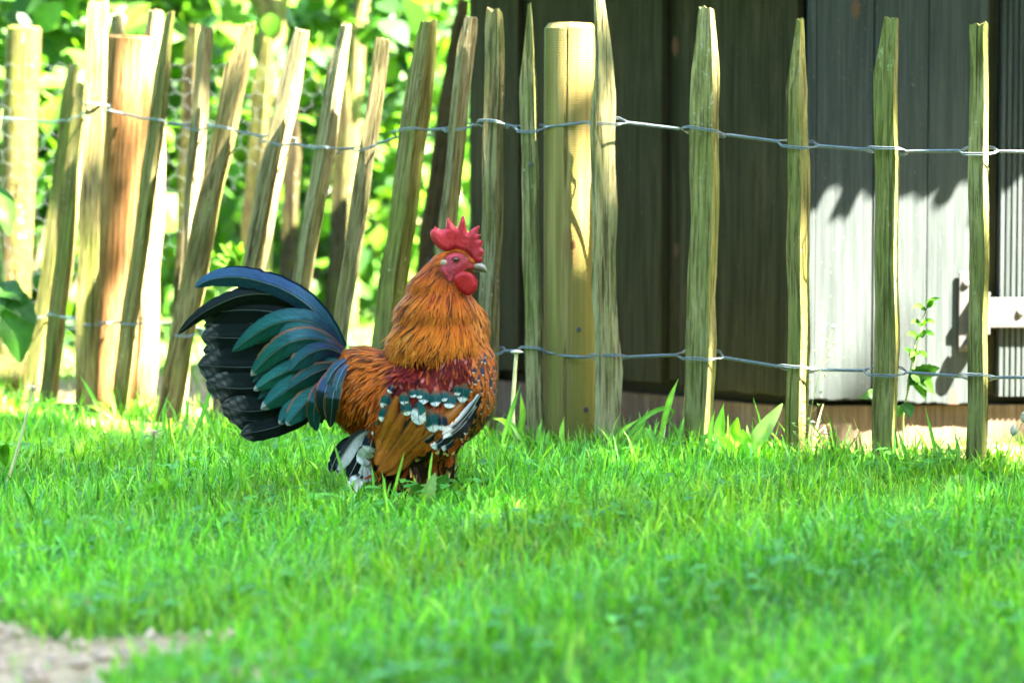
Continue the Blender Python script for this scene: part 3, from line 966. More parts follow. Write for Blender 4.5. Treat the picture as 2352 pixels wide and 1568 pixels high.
def shrub(name, label, cat, base, ctr, rad, nleaf, lsize, nclump=26, stems=7, group=None, p=(0.28, 0.2, 0.22, 0.08, 0.22), clump_r=0.28, trunk=0.012, gap=0.0):
    root = empty(name, base)
    tag(root, label, cat, group)
    base = np.array(base, float); ctr = np.array(ctr, float); rad = np.array(rad, float)
    cl = rand_dir(nclump) * rng.uniform(0.35, 1.0, (nclump, 1)) ** 0.5 * rad + ctr
    cl[:, 2] = np.maximum(cl[:, 2], 0.08)
    k = rng.integers(0, nclump, nleaf)
    P = cl[k] + rng.normal(0, 1, (nleaf, 3)) * rad * clump_r
    P = P[P[:, 2] > 0.02]
    n = len(P)
    out = P - ctr; out /= np.linalg.norm(out, axis=1)[:, None] + 1e-9
    d = rand_dir(n) * 0.8 + out * 0.6 + np.array([0, 0, -0.25])
    nm = rand_dir(n) * 0.55 + np.array([0.15, -0.2, 0.8])
    cr = scatter_leaves('crown', P - base, lsize * rng.uniform(0.6, 1.25, n), d, nm, leaf_cols(n, p))
    link('crown', cr, M['leaf'], root)
    tubes = []
    for i in range(stems):
        c = cl[rng.integers(0, nclump)] - base
        mid = c * 0.5 + rng.normal(0, 0.08, 3) * rad
        s0 = rng.normal(0, 0.04, 3) * [1, 1, 0] + [0, 0, -0.03]
        tubes.append((spline([s0, mid, c], 14), np.linspace(trunk, trunk * 0.25, 14)))
    st = link('stem', tubes_mesh('stem', tubes, 6), M['trunk'], root)
    st.color = (1, 1, 1, 0.3)
    return root

rng = np.random.default_rng(77)
# tree standing behind the left fence
tree = empty('tree', (at(590, 880, 6.2).x, 6.2, 0))
tag(tree, 'mossy trunked leafy tree rising behind the left fence', 'tree')
tb = np.array(tree.location)
def rel(px, py, Y): return np.array(at(px, py, Y)) - tb
trk = [(spline([rel(575, 905, 6.2), rel(592, 500, 6.2), rel(618, 150, 6.2), rel(640, -300, 6.25), rel(600, -1200, 6.4)], 40), np.linspace(0.034, 0.026, 40)),
       (spline([rel(800, 700, 6.6) * [1, 1, 0] , rel(810, 300, 6.6), rel(838, -60, 6.6), rel(900, -700, 6.7)], 30), np.linspace(0.02, 0.013, 30)),
       (spline([rel(640, -250, 6.25), rel(900, -700, 6.4), rel(1150, -1000, 6.8)], 20), np.linspace(0.016, 0.006, 20)),
       (spline([rel(625, 60, 6.2), rel(400, -300, 6.1), rel(100, -600, 6.3)], 20), np.linspace(0.014, 0.005, 20))]
tt_ = link('trunk', tubes_mesh('trunk', trk, 12), M['trunk'], tree)
tt_.color = (0.8, 0.78, 0.6, 0.42)
nl = 1500
Pc = np.array([rel(rng.uniform(-100, 1150), rng.uniform(-900, 130) , rng.uniform(5.9, 7.2)) for _ in range(60)])
k = rng.integers(0, 60, nl)
P = Pc[k] + rng.normal(0, 0.07, (nl, 3))
link('crown', scatter_leaves('crown', P, rng.uniform(0.05, 0.085, nl), rand_dir(nl) * [1, 1, 0.6] + [0, 0, -0.35], rand_dir(nl) * 0.6 + [0.2, -0.25, 0.75], leaf_cols(nl)), M['leaf'], tree)

G = 'shrubs behind the left fence'
def gp(px, Y): return (float(at(px, 900, Y).x), Y, 0.0)
shrub('shrub', 'bright leafy shrub at the far left edge behind the fence', 'shrub', gp(20, 6.0), (gp(20, 6.0)[0], 6.0, 0.42), (0.30, 0.30, 0.40), 900, 0.075, group=G)
shrub('shrub', 'sunlit shrub behind the brown fence post', 'shrub', gp(300, 6.5), (gp(300, 6.5)[0], 6.5, 0.40), (0.26, 0.3, 0.40), 800, 0.07, group=G)
shrub('shrub', 'sunlit shrub right of the mossy trunk behind the fence', 'shrub', gp(740, 7.2), (gp(740, 7.2)[0], 7.2, 0.42), (0.3, 0.3, 0.42), 900, 0.07, group=G)
shrub('shrub', 'bright green shrub beside the dark end of the shed', 'shrub', gp(960, 6.9), (gp(960, 6.9)[0], 6.9, 0.40), (0.22, 0.25, 0.42), 700, 0.06, group=G)
shrub('shrub', 'tall pale green shrub far behind the thin leaning pickets', 'shrub', gp(520, 8.4), (gp(520, 8.4)[0], 8.4, 0.5), (0.5, 0.35, 0.5), 1300, 0.08, group=G)
shrub('shrub', 'large dense shrub filling the far background behind the rooster tail', 'shrub', gp(880, 9.6), (gp(880, 9.6)[0], 9.6, 0.55), (0.6, 0.35, 0.6), 1500, 0.09, group=G)
shrub('shrub', 'large dense shrub filling the far background at the left edge', 'shrub', gp(150, 9.2), (gp(150, 9.2)[0], 9.2, 0.55), (0.6, 0.35, 0.6), 1500, 0.09, group=G)
# far wood edge: one mass of leaves
n = 9000
P = np.stack([rng.uniform(-5.0, 2.5, n), rng.uniform(10.6, 12.5, n), rng.uniform(0, 1, n) ** 1.1 * 3.0], -1)
P[:, 2] += 0.2 * np.sin(2 * P[:, 0])
wood = link('distant_wood', scatter_leaves('distant_wood', P, rng.uniform(0.12, 0.2, n), rand_dir(n), rand_dir(n) * 0.6 + [0.2, -0.5, 0.6], leaf_cols(n)), M['leaf'])
tag(wood, 'blurred bright green mass of woodland behind the garden', 'wood', kind='stuff')

# tree over the lawn, out of the picture, whose crown shades grass and rooster
rng = np.random.default_rng(5)
shade = empty('shade_tree', (3.6, -0.3, 0))
tag(shade, 'broad leafy tree shading the lawn beside the camera', 'tree')
sb = np.array([3.6, -0.3, 0.0])
S = np.array(SUN) / SUN.z
nl = 26500
xs = rng.uniform(-2.3, 2.6, nl); ys = rng.uniform(0.6, 4.5, nl); hz = rng.uniform(3.8, 5.2, nl)
edge = 4.06 - 0.10 * xs - 0.22 * np.clip(xs, 0, 1) + 0.32 * np.clip(-xs - 0.1, 0, 0.8) + 0.07 * np.sin(7 * xs + 1.0) + 0.05 * np.sin(17 * xs)
dn = smooth01((edge - ys) / 0.30 + 0.25)
k = rng.uniform(0, 1, nl) < dn
k &= ((xs / 2.6) ** 4 + ((ys - 2.4) / 2.3) ** 4) < 1.15
xs, ys, hz = xs[k], ys[k], hz[k]
# sparse outer leaves added to throw dapples on the fence
for x0_, x1_, y0_, y1_, nn_ in ((-0.38, 0.12, 4.0, 4.3, 26), (-0.45, 0.9, 4.0, 4.35, 85), (-1.35, -0.62, 4.4, 5.1, 95), (-0.62, -0.3, 4.3, 4.7, 25)):
    xs = np.r_[xs, rng.uniform(x0_, x1_, nn_)]; ys = np.r_[ys, rng.uniform(y0_, y1_, nn_)]; hz = np.r_[hz, rng.uniform(3.8, 4.8, nn_)]
P = np.stack([xs, ys, 0 * xs], -1) + hz[:, None] * S
n = len(P)
link('crown', scatter_leaves('crown', P - sb, rng.uniform(0.07, 0.12, n), rand_dir(n), rand_dir(n) * 0.6 + [0.4, -0.3, 0.8], leaf_cols(n)), M['leaf'], shade)
tubes = [(spline([(0, 0, -0.1), (0.02, 0.05, 1.0), (-0.1, 0.1, 2.6), (-0.5, 0.2, 4.6)], 24), np.linspace(0.13, 0.06, 24))]
for a in range(11):
    e = P[rng.integers(0, n)] - sb
    tubes.append((spline([(-0.1, 0.1, 2.0 + 0.08 * a), tuple(0.5 * e + [0, 0, 1.1]), tuple(e)], 16), np.linspace(0.05, 0.008, 16)))
link('trunk', tubes_mesh('trunk', tubes, 10), M['trunk'], shade)

# fallen log at the left edge
lg = at(10, 905, 4.95)
log = empty('log', (lg.x, lg.y, 0))
tag(log, 'short mossy fallen log on the ground at the left edge', 'log')
pth = np.array([(-0.35, 0.05, 0.03), (-0.1, 0.0, 0.034), (0.05, -0.03, 0.03)])
lm = link('bark', tubes_mesh('bark', [(spline(pth, 16), 0.03 + 0.003 * np.sin(np.arange(16)))], 18), M['trunk'], log)
lm.color = (1.6, 1.5, 1.0, 0.5)
bm = bmesh.new(); bmesh.ops.create_circle(bm, cap_ends=True, segments=18, radius=0.0295)
bmesh.ops.rotate(bm, verts=bm.verts, matrix=Matrix.Rotation(math.radians(90), 3, 'Y'))
for v in bm.verts: v.co.x += 0.004 * mnoise.noise(v.co * 60)
oe = link('cut_end', bm_mesh('cut_end', bm), M['brown_post'], log, (0.05, -0.03, 0.03)); oe.rotation_euler = (0, 0, -0.2); oe.color = (1, 1, 1, 0.2)

# tall hedge added unseen behind and beside the camera to cut low sky light
rng = np.random.default_rng(15)
n = 15000
th = rng.uniform(math.radians(150), math.radians(395), n)
rad = rng.uniform(5.2, 6.6, n)
P = np.stack([rad * np.cos(th), 1.5 + rad * np.sin(th), rng.uniform(0, 1, n) ** 0.9 * 3.4], -1)
screen_hedge = link('screen_hedge', scatter_leaves('screen_hedge', P, rng.uniform(0.2, 0.34, n), rand_dir(n), rand_dir(n) * 0.6 + np.stack([-np.cos(th), -np.sin(th), 0.5 + 0 * th], -1) * 0.7, leaf_cols(n, (0.3, 0.1, 0.35, 0.0, 0.25))), M['leaf'])
tag(screen_hedge, 'tall leafy hedge added unseen behind the camera to cut low sky light', 'screen_hedge', kind='stuff')
# ------------------------------------------------------------------ rooster
rng = np.random.default_rng(42)
U = 0.476 / 1954.0
BX, BY = (939.5 - CX) / FPX * 3.5, 3.5
rooster = empty('rooster', (BX, BY, 0.0))
tag(rooster, 'orange and teal feathered rooster with red comb standing in the grass', 'rooster')
def bl(x, y): return (x - 1250.0) * U, (1452.0 - y) * U          # drawing units -> local x, z
def h2(x, y): return 1085.6 + 0.4616 * x, 24.1 + 0.4616 * y      # head detail units
def t3(x, y): return 96.5 + 0.6154 * x, 265.4 + 0.6154 * y       # tail detail units
def w4(x, y): return 784.0 + 0.6539 * x, 542.8 + 0.6539 * y      # wing detail units

# body: one continuous surface grown from overlapping masses
def body_source():
    bm = bmesh.new()
    def ell(x, y, rx, ry, rz, oy=0.0, tilt=0.0):
        cx, cz = bl(x, y)
        Mx = Matrix.Translation((cx, oy, cz)) @ Matrix.Rotation(math.radians(tilt), 4, 'Y') @ Matrix.Diagonal((rx * U, ry * U, rz * U, 1))
        bmesh.ops.create_icosphere(bm, subdivisions=3, radius=1.0, matrix=Mx)
    ell(1320, 985, 320, 250, 245)
    ell(1470, 900, 200, 235, 275)
    ell(1520, 860, 150, 190, 230)
    ell(1050, 930, 190, 185, 210, 0, -20)
    ell(1110, 880, 230, 165, 135, 0, 5)
    ell(980, 830, 120, 85, 100)
    ell(1395, 690, 232, 185, 190)
    ell(1392, 632, 212, 168, 160)
    ell(1392, 560, 184, 145, 180)
    ell(1402, 450, 134, 106, 140)
    ell(1440, 365, 105, 84, 105)
    ell(1490, 318, 78, 64, 68)
    ell(1530, 335, 50, 44, 44)
    ell(1555, 620, 70, 90, 130, 0, -10)
    for sgn in (-1, 1):
        ell(1300, 1030, 255, 75, 190, sgn * 0.050, 25)          # folded wing
        ell(1290, 1210, 170, 90, 160, sgn * 0.026)              # thigh
        ell(1370, 1230, 105, 70, 130, sgn * 0.026)
    ell(1220, 1170, 240, 170, 170)
    ell(1290, 1285, 165, 130, 105)
    me = bpy.data.meshes.new('body_source'); bm.to_mesh(me); bm.free()
    o = bpy.data.objects.new('body_source', me); COL.objects.link(o)
    r = o.modifiers.new('r', 'REMESH'); r.mode = 'VOXEL'; r.voxel_size = 0.0028
    s = o.modifiers.new('s', 'SMOOTH'); s.factor = 0.5; s.iterations = 34
    dg = bpy.context.evaluated_depsgraph_get()
    dg.update()
    out = bpy.data.meshes.new_from_object(o.evaluated_get(dg))
    bpy.data.objects.remove(o, do_unlink=True)
    return out
body_me = body_source()
body_me.name = 'body'
nvb = len(body_me.vertices)
BV = np.empty(nvb * 3, np.float32); body_me.vertices.foreach_get('co', BV); BV = BV.reshape(-1, 3)
BN = np.empty(nvb * 3, np.float32); body_me.vertices.foreach_get('normal', BN); BN = BN.reshape(-1, 3)
body_me.polygons.foreach_set('use_smooth', np.ones(len(body_me.polygons), dtype=bool))
BVH = BVHTree.FromPolygons([Vector(v) for v in BV], [tuple(p.vertices) for p in body_me.polygons])
def dr(x, z): return x / U + 1250.0, 1452.0 - z / U
def surf_y(x, z, default=-0.02):
    """depth of the near flank at local x, z"""
    h = BVH.ray_cast(Vector((x, -1, z)), Vector((0, 1, 0)))
    return h[0].y if h[0] is not None else default

FACE = np.array([h2(*p) for p in ((735, 560), (790, 528), (880, 512), (950, 545), (1000, 592), (1060, 632), (1060, 700), (960, 700), (930, 725), (850, 770), (800, 830), (750, 800), (700, 745), (685, 700), (690, 650), (730, 640))])
def inside(poly, x, y):
    c = np.zeros(np.shape(x), bool); j = len(poly) - 1
    for i in range(len(poly)):
        xi, yi = poly[i]; xj, yj = poly[j]
        c ^= ((yi > y) != (yj > y)) & (x < (xj - xi) * (y - yi) / (yj - yi + 1e-12) + xi)
        j = i
    return c

# plumage map: for drawing coordinates return tract number
T_FACE, T_HEAD, T_HACKLE, T_THROAT, T_BOW, T_SADDLE, T_BREAST, T_WING, T_BELLY, T_VENT = range(10)
def tract(x, y):
    t = np.full(np.shape(x), T_WING)
    t[y < 960] = T_BOW
    t[(x < 1195 + (y - 740) * -0.12) & (y > 690)] = T_SADDLE
    t[(x < 1120) & (y > 960) & (x < 1080 - (y - 960) * 0.35)] = T_SADDLE
    t[(x < 1010) & (y > 1130)] = T_VENT
    t[(x > 1555 - np.clip(y - 950, 0, 400) * 0.35) & (y > 690)] = T_BREAST
    t[(y > 1190) & (x > 1130)] = T_BELLY
    t[(y > 1150 - (x - 1350) * 0.2) & (x > 1350)] = T_BELLY
    t[(y < 665) & (x < 1545)] = T_HACKLE
    t[(y < 700 - (x - 1500)) & (x >= 1500)] = T_HACKLE
    t[(x > 1528 + (y - 480) * 0.05) & (y > 480) & (y <= 720)] = T_THROAT
    t[(y < 330) & (x > 1380)] = T_HEAD
    t[inside(FACE, x, y)] = T_FACE
    return t
bx_, by_ = dr(BV[:, 0], BV[:, 2])
tv = tract(bx_, by_)
BASEC = np.array([(0.42, 0.02, 0.03), (0.30, 0.10, 0.012), (0.30, 0.105, 0.012), (0.40, 0.19, 0.06), (0.11, 0.012, 0.006), (0.26, 0.07, 0.008),
                  (0.24, 0.09, 0.03), (0.24, 0.085, 0.012), (0.05, 0.03, 0.018), (0.02, 0.018, 0.015)])
bc = BASEC[tv] * 0.4
body_me.color_attributes.new('Col', 'FLOAT_COLOR', 'POINT').data.foreach_set('color', np.concatenate([bc, np.ones((nvb, 1))], 1).astype(np.float32).ravel())

def feather_mat(name, metal=0.0, rough=0.5, spec=0.3, barb=1.0, trans=0.12):
    N = NT(name)
    c = N.n('Attribute', attribute_name='Col').outputs['Color']
    uv = N.n('TexCoord').outputs['UV']
    sp = N.n('SeparateXYZ'); N.set(sp.inputs[0], uv)
    au = N.math('ABSOLUTE', sp.outputs[0])
    ph = N.math('SUBTRACT', sp.outputs[1], N.math('MULTIPLY', au, 0.85))       # barbs sweep towards the tip
    cb = N.n('CombineXYZ', {0: N.math('MULTIPLY', ph, 17.0), 1: N.math('MULTIPLY', sp.outputs[0], 1.2)})
    nz = N.noise(cb.outputs[0], 1.0, 4.0, 0.7)
    wv = N.math('SINE', N.math('MULTIPLY', ph, 140.0))
    f = N.math('ADD', N.math('MULTIPLY', nz, 0.8), N.math('MULTIPLY', wv, 0.09))
    cc = N.mix(barb, c, N.mix(1.0, c, N.ramp(f, [(0.24, (0.35, 0.35, 0.35)), (0.58, (1.6, 1.6, 1.6))]), 'MULTIPLY'))
    b = N.bsdf(Base_Color=cc, Roughness=rough, Metallic=metal, Specular_IOR_Level=spec, Normal=N.bump(f, 0.35, 0.0006))
    b.inputs['Sheen Weight'].default_value = 0.0
    return N.m
M['feather'] = feather_mat('soft_feather', 0.0, 0.5, 0.09)
M['black_feather'] = feather_mat('dark_glossy_feather', 0.0, 0.45, 0.07)
M['iridescent'] = feather_mat('iridescent_feather', 0.6, 0.36, 0.2, 0.9)
def skin_mat(name, a, b_, sc=900.0, rough=0.42):
    N = NT(name)
    co = N.obj()
    v = N.n('TexVoronoi', {'Scale': sc}); N.set(v.inputs['Vector'], co)
    n2 = N.noise(co, 60.0, 3.0)
    c = N.mix(N.step(n2, 0.35, 0.7), a, b_)
    c = N.mix(N.math('MULTIPLY', N.step(v.outputs['Distance'], 0.5, 0.1), 0.3), c, (0.46, 0.07, 0.085))
    N.bsdf(Base_Color=c, Roughness=rough, Specular_IOR_Level=0.22, Subsurface_Weight=0.12, Subsurface_Radius=(0.006, 0.002, 0.0015), Normal=N.bump(v.outputs['Distance'], -0.9, 0.002))
    return N.m
M['comb'] = skin_mat('comb_skin', (0.25, 0.004, 0.008), (0.36, 0.020, 0.030), 420.0)
M['wattle'] = skin_mat('wattle_skin', (0.32, 0.003, 0.006), (0.38, 0.009, 0.014), 480.0, 0.36)
M['face'] = skin_mat('face_skin', (0.19, 0.006, 0.009), (0.32, 0.028, 0.030), 480.0)
def bodymat():
    N = NT('under_plumage')
    c = N.n('Attribute', attribute_name='Col').outputs['Color']
    nz = N.noise(N.mapping(N.obj(), (260, 260, 60)), 1.0, 4.0, 0.7)
    cc = N.mix(1.0, c, N.ramp(nz, [(0.3, (0.6,) * 3), (0.7, (1.25,) * 3)]), 'MULTIPLY')
    N.bsdf(Base_Color=cc, Roughness=0.7, Specular_IOR_Level=0.2, Normal=N.bump(nz, 0.5, 0.0015))
    return N.m
M['body'] = bodymat()
M['beak'] = simple('horn_beak', (0.17, 0.145, 0.10), 0.3, 0, 300, 0.2, 0.05, 0.5)
M['earlobe'] = simple('pale_earlobe', (0.36, 0.27, 0.15), 0.6, 0, 400, 0.15, 0.3)
M['iris'] = simple('red_brown_iris', (0.16, 0.022, 0.012), 0.08, 0, 400, 0.3, 0.0, 0.6)
M['pupil'] = simple('black_pupil', (0.004, 0.004, 0.004), 0.05, 0, 100, 0.1, 0.0, 0.6)
M['toe'] = simple('pale_scaly_toe', (0.42, 0.34, 0.26), 0.55, 0, 250, 0.3, 0.6)
body = link('body', body_me, M['body'], rooster)

# ---------- small feathers laid over the body
TT = np.array([0.0, 0.3, 0.62, 0.86, 1.0])
SHAPES = {'hackle': np.array([0.55, 1.0, 0.9, 0.5, 0.04]), 'round': np.array([0.5, 0.95, 1.0, 0.75, 0.18]), 'long': np.array([0.6, 1.0, 1.0, 0.7, 0.1])}
PLUME = np.array([0.74, 0.42, 0.14])
def plumes(name, P, Nn, D, L, W, shape, cols, lift=0.12, mat='feather'):
    """P base, Nn normal, D flow direction (tangent), cols (n,5,3) along the feather"""
    n = len(P)
    D = D - Nn * (D * Nn).sum(1)[:, None]
    D /= np.linalg.norm(D, axis=1)[:, None] + 1e-9
    S = np.cross(Nn, D)
    sh = SHAPES[shape]
    jl = rng.uniform(0.6, 1.4, n) * lift
    V = np.empty((n, 5, 3, 3)); UVs = np.empty((n, 5, 3, 2))
    bend = rng.normal(0, 0.15, n)
    for i, t in enumerate(TT):
        c = P + D * (L * t)[:, None] + S * (bend * L * t * t)[:, None] + Nn * (0.0010 + jl * L * (t - 0.75 * t * t))[:, None]
        w = (W * sh[i])[:, None] * S
        V[:, i, 0] = c - w - Nn * (W * sh[i] * 0.22)[:, None]
        V[:, i, 1] = c
        V[:, i, 2] = c + w - Nn * (W * sh[i] * 0.22)[:, None]
        for k, u in enumerate((-1, 0, 1)):
            UVs[:, i, k, 0] = u; UVs[:, i, k, 1] = t * 1.6 + rng.uniform(0, 1)
    # random barb offset per feather
    UVs[..., 1] += rng.uniform(0, 9, n)[:, None, None]
    o = np.arange(n)[:, None, None] * 15
    q = []
    for i in range(4):
        for k in range(2):
            q.append([i * 3 + k, i * 3 + k + 1, (i + 1) * 3 + k + 1, (i + 1) * 3 + k])
    F = (o + np.array(q)[None]).reshape(-1, 4)
    C = np.repeat(cols[:, :, None, :], 3, 2) * PLUME
    return mesh_np(name, V.reshape(-1, 3), [F], True, C.reshape(-1, 3), UVs.reshape(-1, 2))

tris = []
body_me.calc_loop_triangles()
TRI = np.empty(len(body_me.loop_triangles) * 3, np.int32); body_me.loop_triangles.foreach_get('vertices', TRI); TRI = TRI.reshape(-1, 3)
a0, a1, a2 = BV[TRI[:, 0]], BV[TRI[:, 1]], BV[TRI[:, 2]]
TA = np.linalg.norm(np.cross(a1 - a0, a2 - a0), axis=1)
def sample_body(n):
    f = rng.choice(len(TRI), n, p=TA / TA.sum())
    r1 = np.sqrt(rng.uniform(0, 1, n)); r2 = rng.uniform(0, 1, n)
    w = np.stack([1 - r1, r1 * (1 - r2), r1 * r2], -1)[:, :, None]
    tr = TRI[f]
    P = (BV[tr] * w).sum(1)
    Nn = (BN[tr] * w).sum(1); Nn /= np.linalg.norm(Nn, axis=1)[:, None]
    return P, Nn
PS, NS = sample_body(60000)
px_, py_ = dr(PS[:, 0], PS[:, 2])
TS = tract(px_, py_)
def pick(mask, n):
    i = np.nonzero(mask)[0]
    return rng.permutation(i)[:n]
def flow(dx, dy):
    """drawing direction -> local 3-D direction"""
    return np.stack([dx, 0 * dx, -dy], -1)
def cols5(stops, n):
    return np.repeat(np.asarray(stops, float)[None], n, 0)
def vary(C, s=0.2, hue=0.06):
    n = len(C)
    return np.clip(C * rng.uniform(1 - s, 1 + s, (n, 1, 1)) * rng.uniform(1 - hue, 1 + hue, (n, 1, 3)), 0, 1)
def order_by(i, key):
    return i[np.argsort(key[i])]
def stuffpart(name, me, mat):
    o = link(name, me, M[mat], rooster); o['kind'] = 'stuff'; return o

# belly, thigh and vent fluff
i = pick((TS == T_BELLY), 1500); n = len(i)
x, y = px_[i], py_[i]
spot = rng.uniform(0, 1, n)
warm = np.clip((x - 1330) / 120, 0, 1) * 0.45 + 0.25
C = np.where((spot < warm)[:, None, None], cols5([(0.32, 0.11, 0.03)] * 4 + [(0.42, 0.17, 0.06)], n), cols5([(0.02, 0.018, 0.014)] * 3 + [(0.012, 0.03, 0.035), (0.02, 0.025, 0.025)], n))
wt = (rng.uniform(0, 1, n) < 0.10)
C[wt, 3:] = (0.8, 1.3, 2.6)
stuffpart('belly_plumage', plumes('belly_plumage', PS[i], NS[i], flow(-0.25 - 0 * x, 1 + 0 * x), rng.uniform(45, 85, n) * U, rng.uniform(9, 15, n) * U, 'round', vary(C), 0.22), 'feather')
i = pick((TS == T_VENT), 800); n = len(i)
C = cols5([(0.015, 0.014, 0.012)] * 3 + [(0.02, 0.02, 0.02), (0.05, 0.04, 0.03)], n)
stuffpart('vent_plumage', plumes('vent_plumage', PS[i], NS[i], flow(np.full(n, -0.35), np.full(n, 1.0)), rng.uniform(70, 120, n) * U, rng.uniform(7, 12, n) * U, 'long', vary(C, 0.4), 0.25), 'feather')

# breast: orange, the spangles follow as single feathers
i = pick((TS == T_BREAST), 1500); n = len(i)
C = cols5([(0.26, 0.085, 0.02), (0.42, 0.16, 0.045), (0.50, 0.21, 0.065), (0.52, 0.24, 0.08), (0.46, 0.20, 0.07)], n)
fx = np.clip((px_[i] - 1500) / 180, 0, 1)
C *= np.where((rng.uniform(0, 1, n) < 0.34)[:, None, None], 0.3, 1.0)
low = (py_[i] > 985) & (rng.uniform(0, 1, n) < 0.5)
C[low] = np.array([(0.05, 0.03, 0.03), (0.018, 0.02, 0.05), (0.014, 0.022, 0.06), (0.014, 0.022, 0.06), (0.03, 0.03, 0.06)])
stuffpart('breast_plumage', plumes('breast_plumage', PS[i], NS[i], flow(-0.30 - 0 * fx, 1 + 0 * fx), rng.uniform(40, 75, n) * U, rng.uniform(7, 13, n) * U, 'round', vary(C, 0.25), 0.10), 'feather')
i = pick((TS == T_WING), 900); n = len(i)
C = cols5([(0.22, 0.075, 0.012), (0.34, 0.13, 0.022), (0.40, 0.165, 0.03), (0.42, 0.18, 0.035), (0.36, 0.15, 0.03)], n)
stuffpart('wing_plumage', plumes('wing_plumage', PS[i], NS[i], flow(np.full(n, -0.55), np.full(n, 1.0)), rng.uniform(50, 90, n) * U, rng.uniform(12, 18, n) * U, 'round', vary(C, 0.15), 0.05), 'feather')

# saddle: long drooping feathers from the back
i = pick((TS == T_SADDLE), 4200); n = len(i)
i = order_by(i, -py_)
x, y = px_[i], py_[i]
top = np.clip((900 - y) / 160, 0, 1)
dx = -0.42 - 0.9 * top; dy = np.ones(n) - 0.25 * top
t = np.clip((y - 760) / 300, 0, 1)[:, None, None]
Ca = cols5([(0.34, 0.11, 0.012), (0.48, 0.18, 0.020), (0.58, 0.25, 0.030), (0.60, 0.28, 0.04), (0.50, 0.22, 0.04)], n)
Cb = cols5([(0.16, 0.022, 0.004), (0.30, 0.050, 0.006), (0.42, 0.085, 0.008), (0.46, 0.12, 0.012), (0.38, 0.10, 0.014)], n)
C = Ca * (1 - t) + Cb * t
r = rng.uniform(0, 1, n)
C[r < 0.20] *= 0.22
C[(r > 0.90), 3:] = (0.58, 0.42, 0.30)
L = rng.uniform(75, 135, n) * U * (1 - 0.35 * top)
stuffpart('saddle_plumage', plumes('saddle_plumage', PS[i], NS[i], flow(dx + rng.normal(0, 0.10, n), dy), L, rng.uniform(3.0, 5.2, n) * U, 'hackle', vary(C, 0.3), 0.10), 'feather')

# wing bow: short glossy dark red
i = pick((TS == T_BOW), 1500); n = len(i)
C = cols5([(0.055, 0.004, 0.004), (0.10, 0.007, 0.006), (0.15, 0.011, 0.008), (0.17, 0.015, 0.012), (0.14, 0.02, 0.02)], n)
r = rng.uniform(0, 1, n)
C[r > 0.90, 2:4] = (0.42, 0.20, 0.45)
C[r < 0.12] = (0.34, 0.10, 0.02)
stuffpart('wing_bow_plumage', plumes('wing_bow_plumage', PS[i], NS[i], flow(np.full(n, -0.12) + rng.normal(0, 0.12, n), np.full(n, 1.0)), rng.uniform(42, 75, n) * U, rng.uniform(5, 9, n) * U, 'round', vary(C, 0.3), 0.10), 'feather')

# throat ruff
i = pick((TS == T_THROAT), 700); n = len(i)
C = cols5([(0.38, 0.15, 0.04), (0.55, 0.25, 0.08), (0.64, 0.33, 0.13), (0.66, 0.36, 0.16), (0.60, 0.32, 0.14)], n)
C[rng.uniform(0, 1, n) < 0.12] *= 0.2
stuffpart('throat_plumage', plumes('throat_plumage', PS[i], NS[i], flow(0.38 + rng.normal(0, 0.15, n), np.full(n, 1.0)), rng.uniform(45, 85, n) * U, rng.uniform(4, 7, n) * U, 'hackle', vary(C, 0.2), 0.22), 'feather')

# hackle: the cape of the neck
i = pick((TS == T_HACKLE), 7000); n = len(i)
x, y = px_[i], py_[i]
i = order_by(i, -py_)
x, y = px_[i], py_[i]
dx, dy = (x - 1478), (y - 215) * 1.0
nn = np.hypot(dx, dy); dx, dy = dx / nn, dy / nn
t = np.clip((y - 280) / 330, 0, 1)
Ca = cols5([(0.28, 0.085, 0.008), (0.38, 0.12, 0.010), (0.46, 0.16, 0.014), (0.50, 0.19, 0.018), (0.44, 0.17, 0.02)], n)
Cb = cols5([(0.40, 0.13, 0.012), (0.54, 0.20, 0.018), (0.64, 0.28, 0.032), (0.68, 0.33, 0.045), (0.58, 0.28, 0.045)], n)
C = Ca * (1 - t[:, None, None]) + Cb * t[:, None, None]
r = rng.uniform(0, 1, n)
C[r < 0.15] *= 0.2
C[(r > 0.10) & (r < 0.28)] *= np.array([0.8, 0.58, 0.5])
back = (x < 1330) & (r > 0.82)
C[back, 2:] = (0.66, 0.45, 0.22)
L = (60 + 75 * t + rng.uniform(-15, 45, n)) * U
W = (2.6 + 1.5 * t) * U * rng.uniform(0.7, 1.3, n)
stuffpart('hackle_plumage', plumes('hackle_plumage', PS[i], NS[i], flow(dx + rng.normal(0, 0.11, n), dy), L, W, 'hackle', vary(C, 0.32), 0.075), 'feather')
i = pick((TS == T_HEAD), 420); n = len(i)
dx, dy = (px_[i] - 1560), (py_[i] - 250) * 0.6
nn = np.hypot(dx, dy) + 1e-6
C = cols5([(0.30, 0.09, 0.01), (0.38, 0.13, 0.014), (0.42, 0.16, 0.02), (0.46, 0.19, 0.03), (0.40, 0.17, 0.03)], n)
stuffpart('crest_plumage', plumes('crest_plumage', PS[i], NS[i], flow(dx / nn, dy / nn), rng.uniform(20, 38, n) * U, rng.uniform(2.5, 4, n) * U, 'hackle', vary(C, 0.25), 0.15), 'feather')

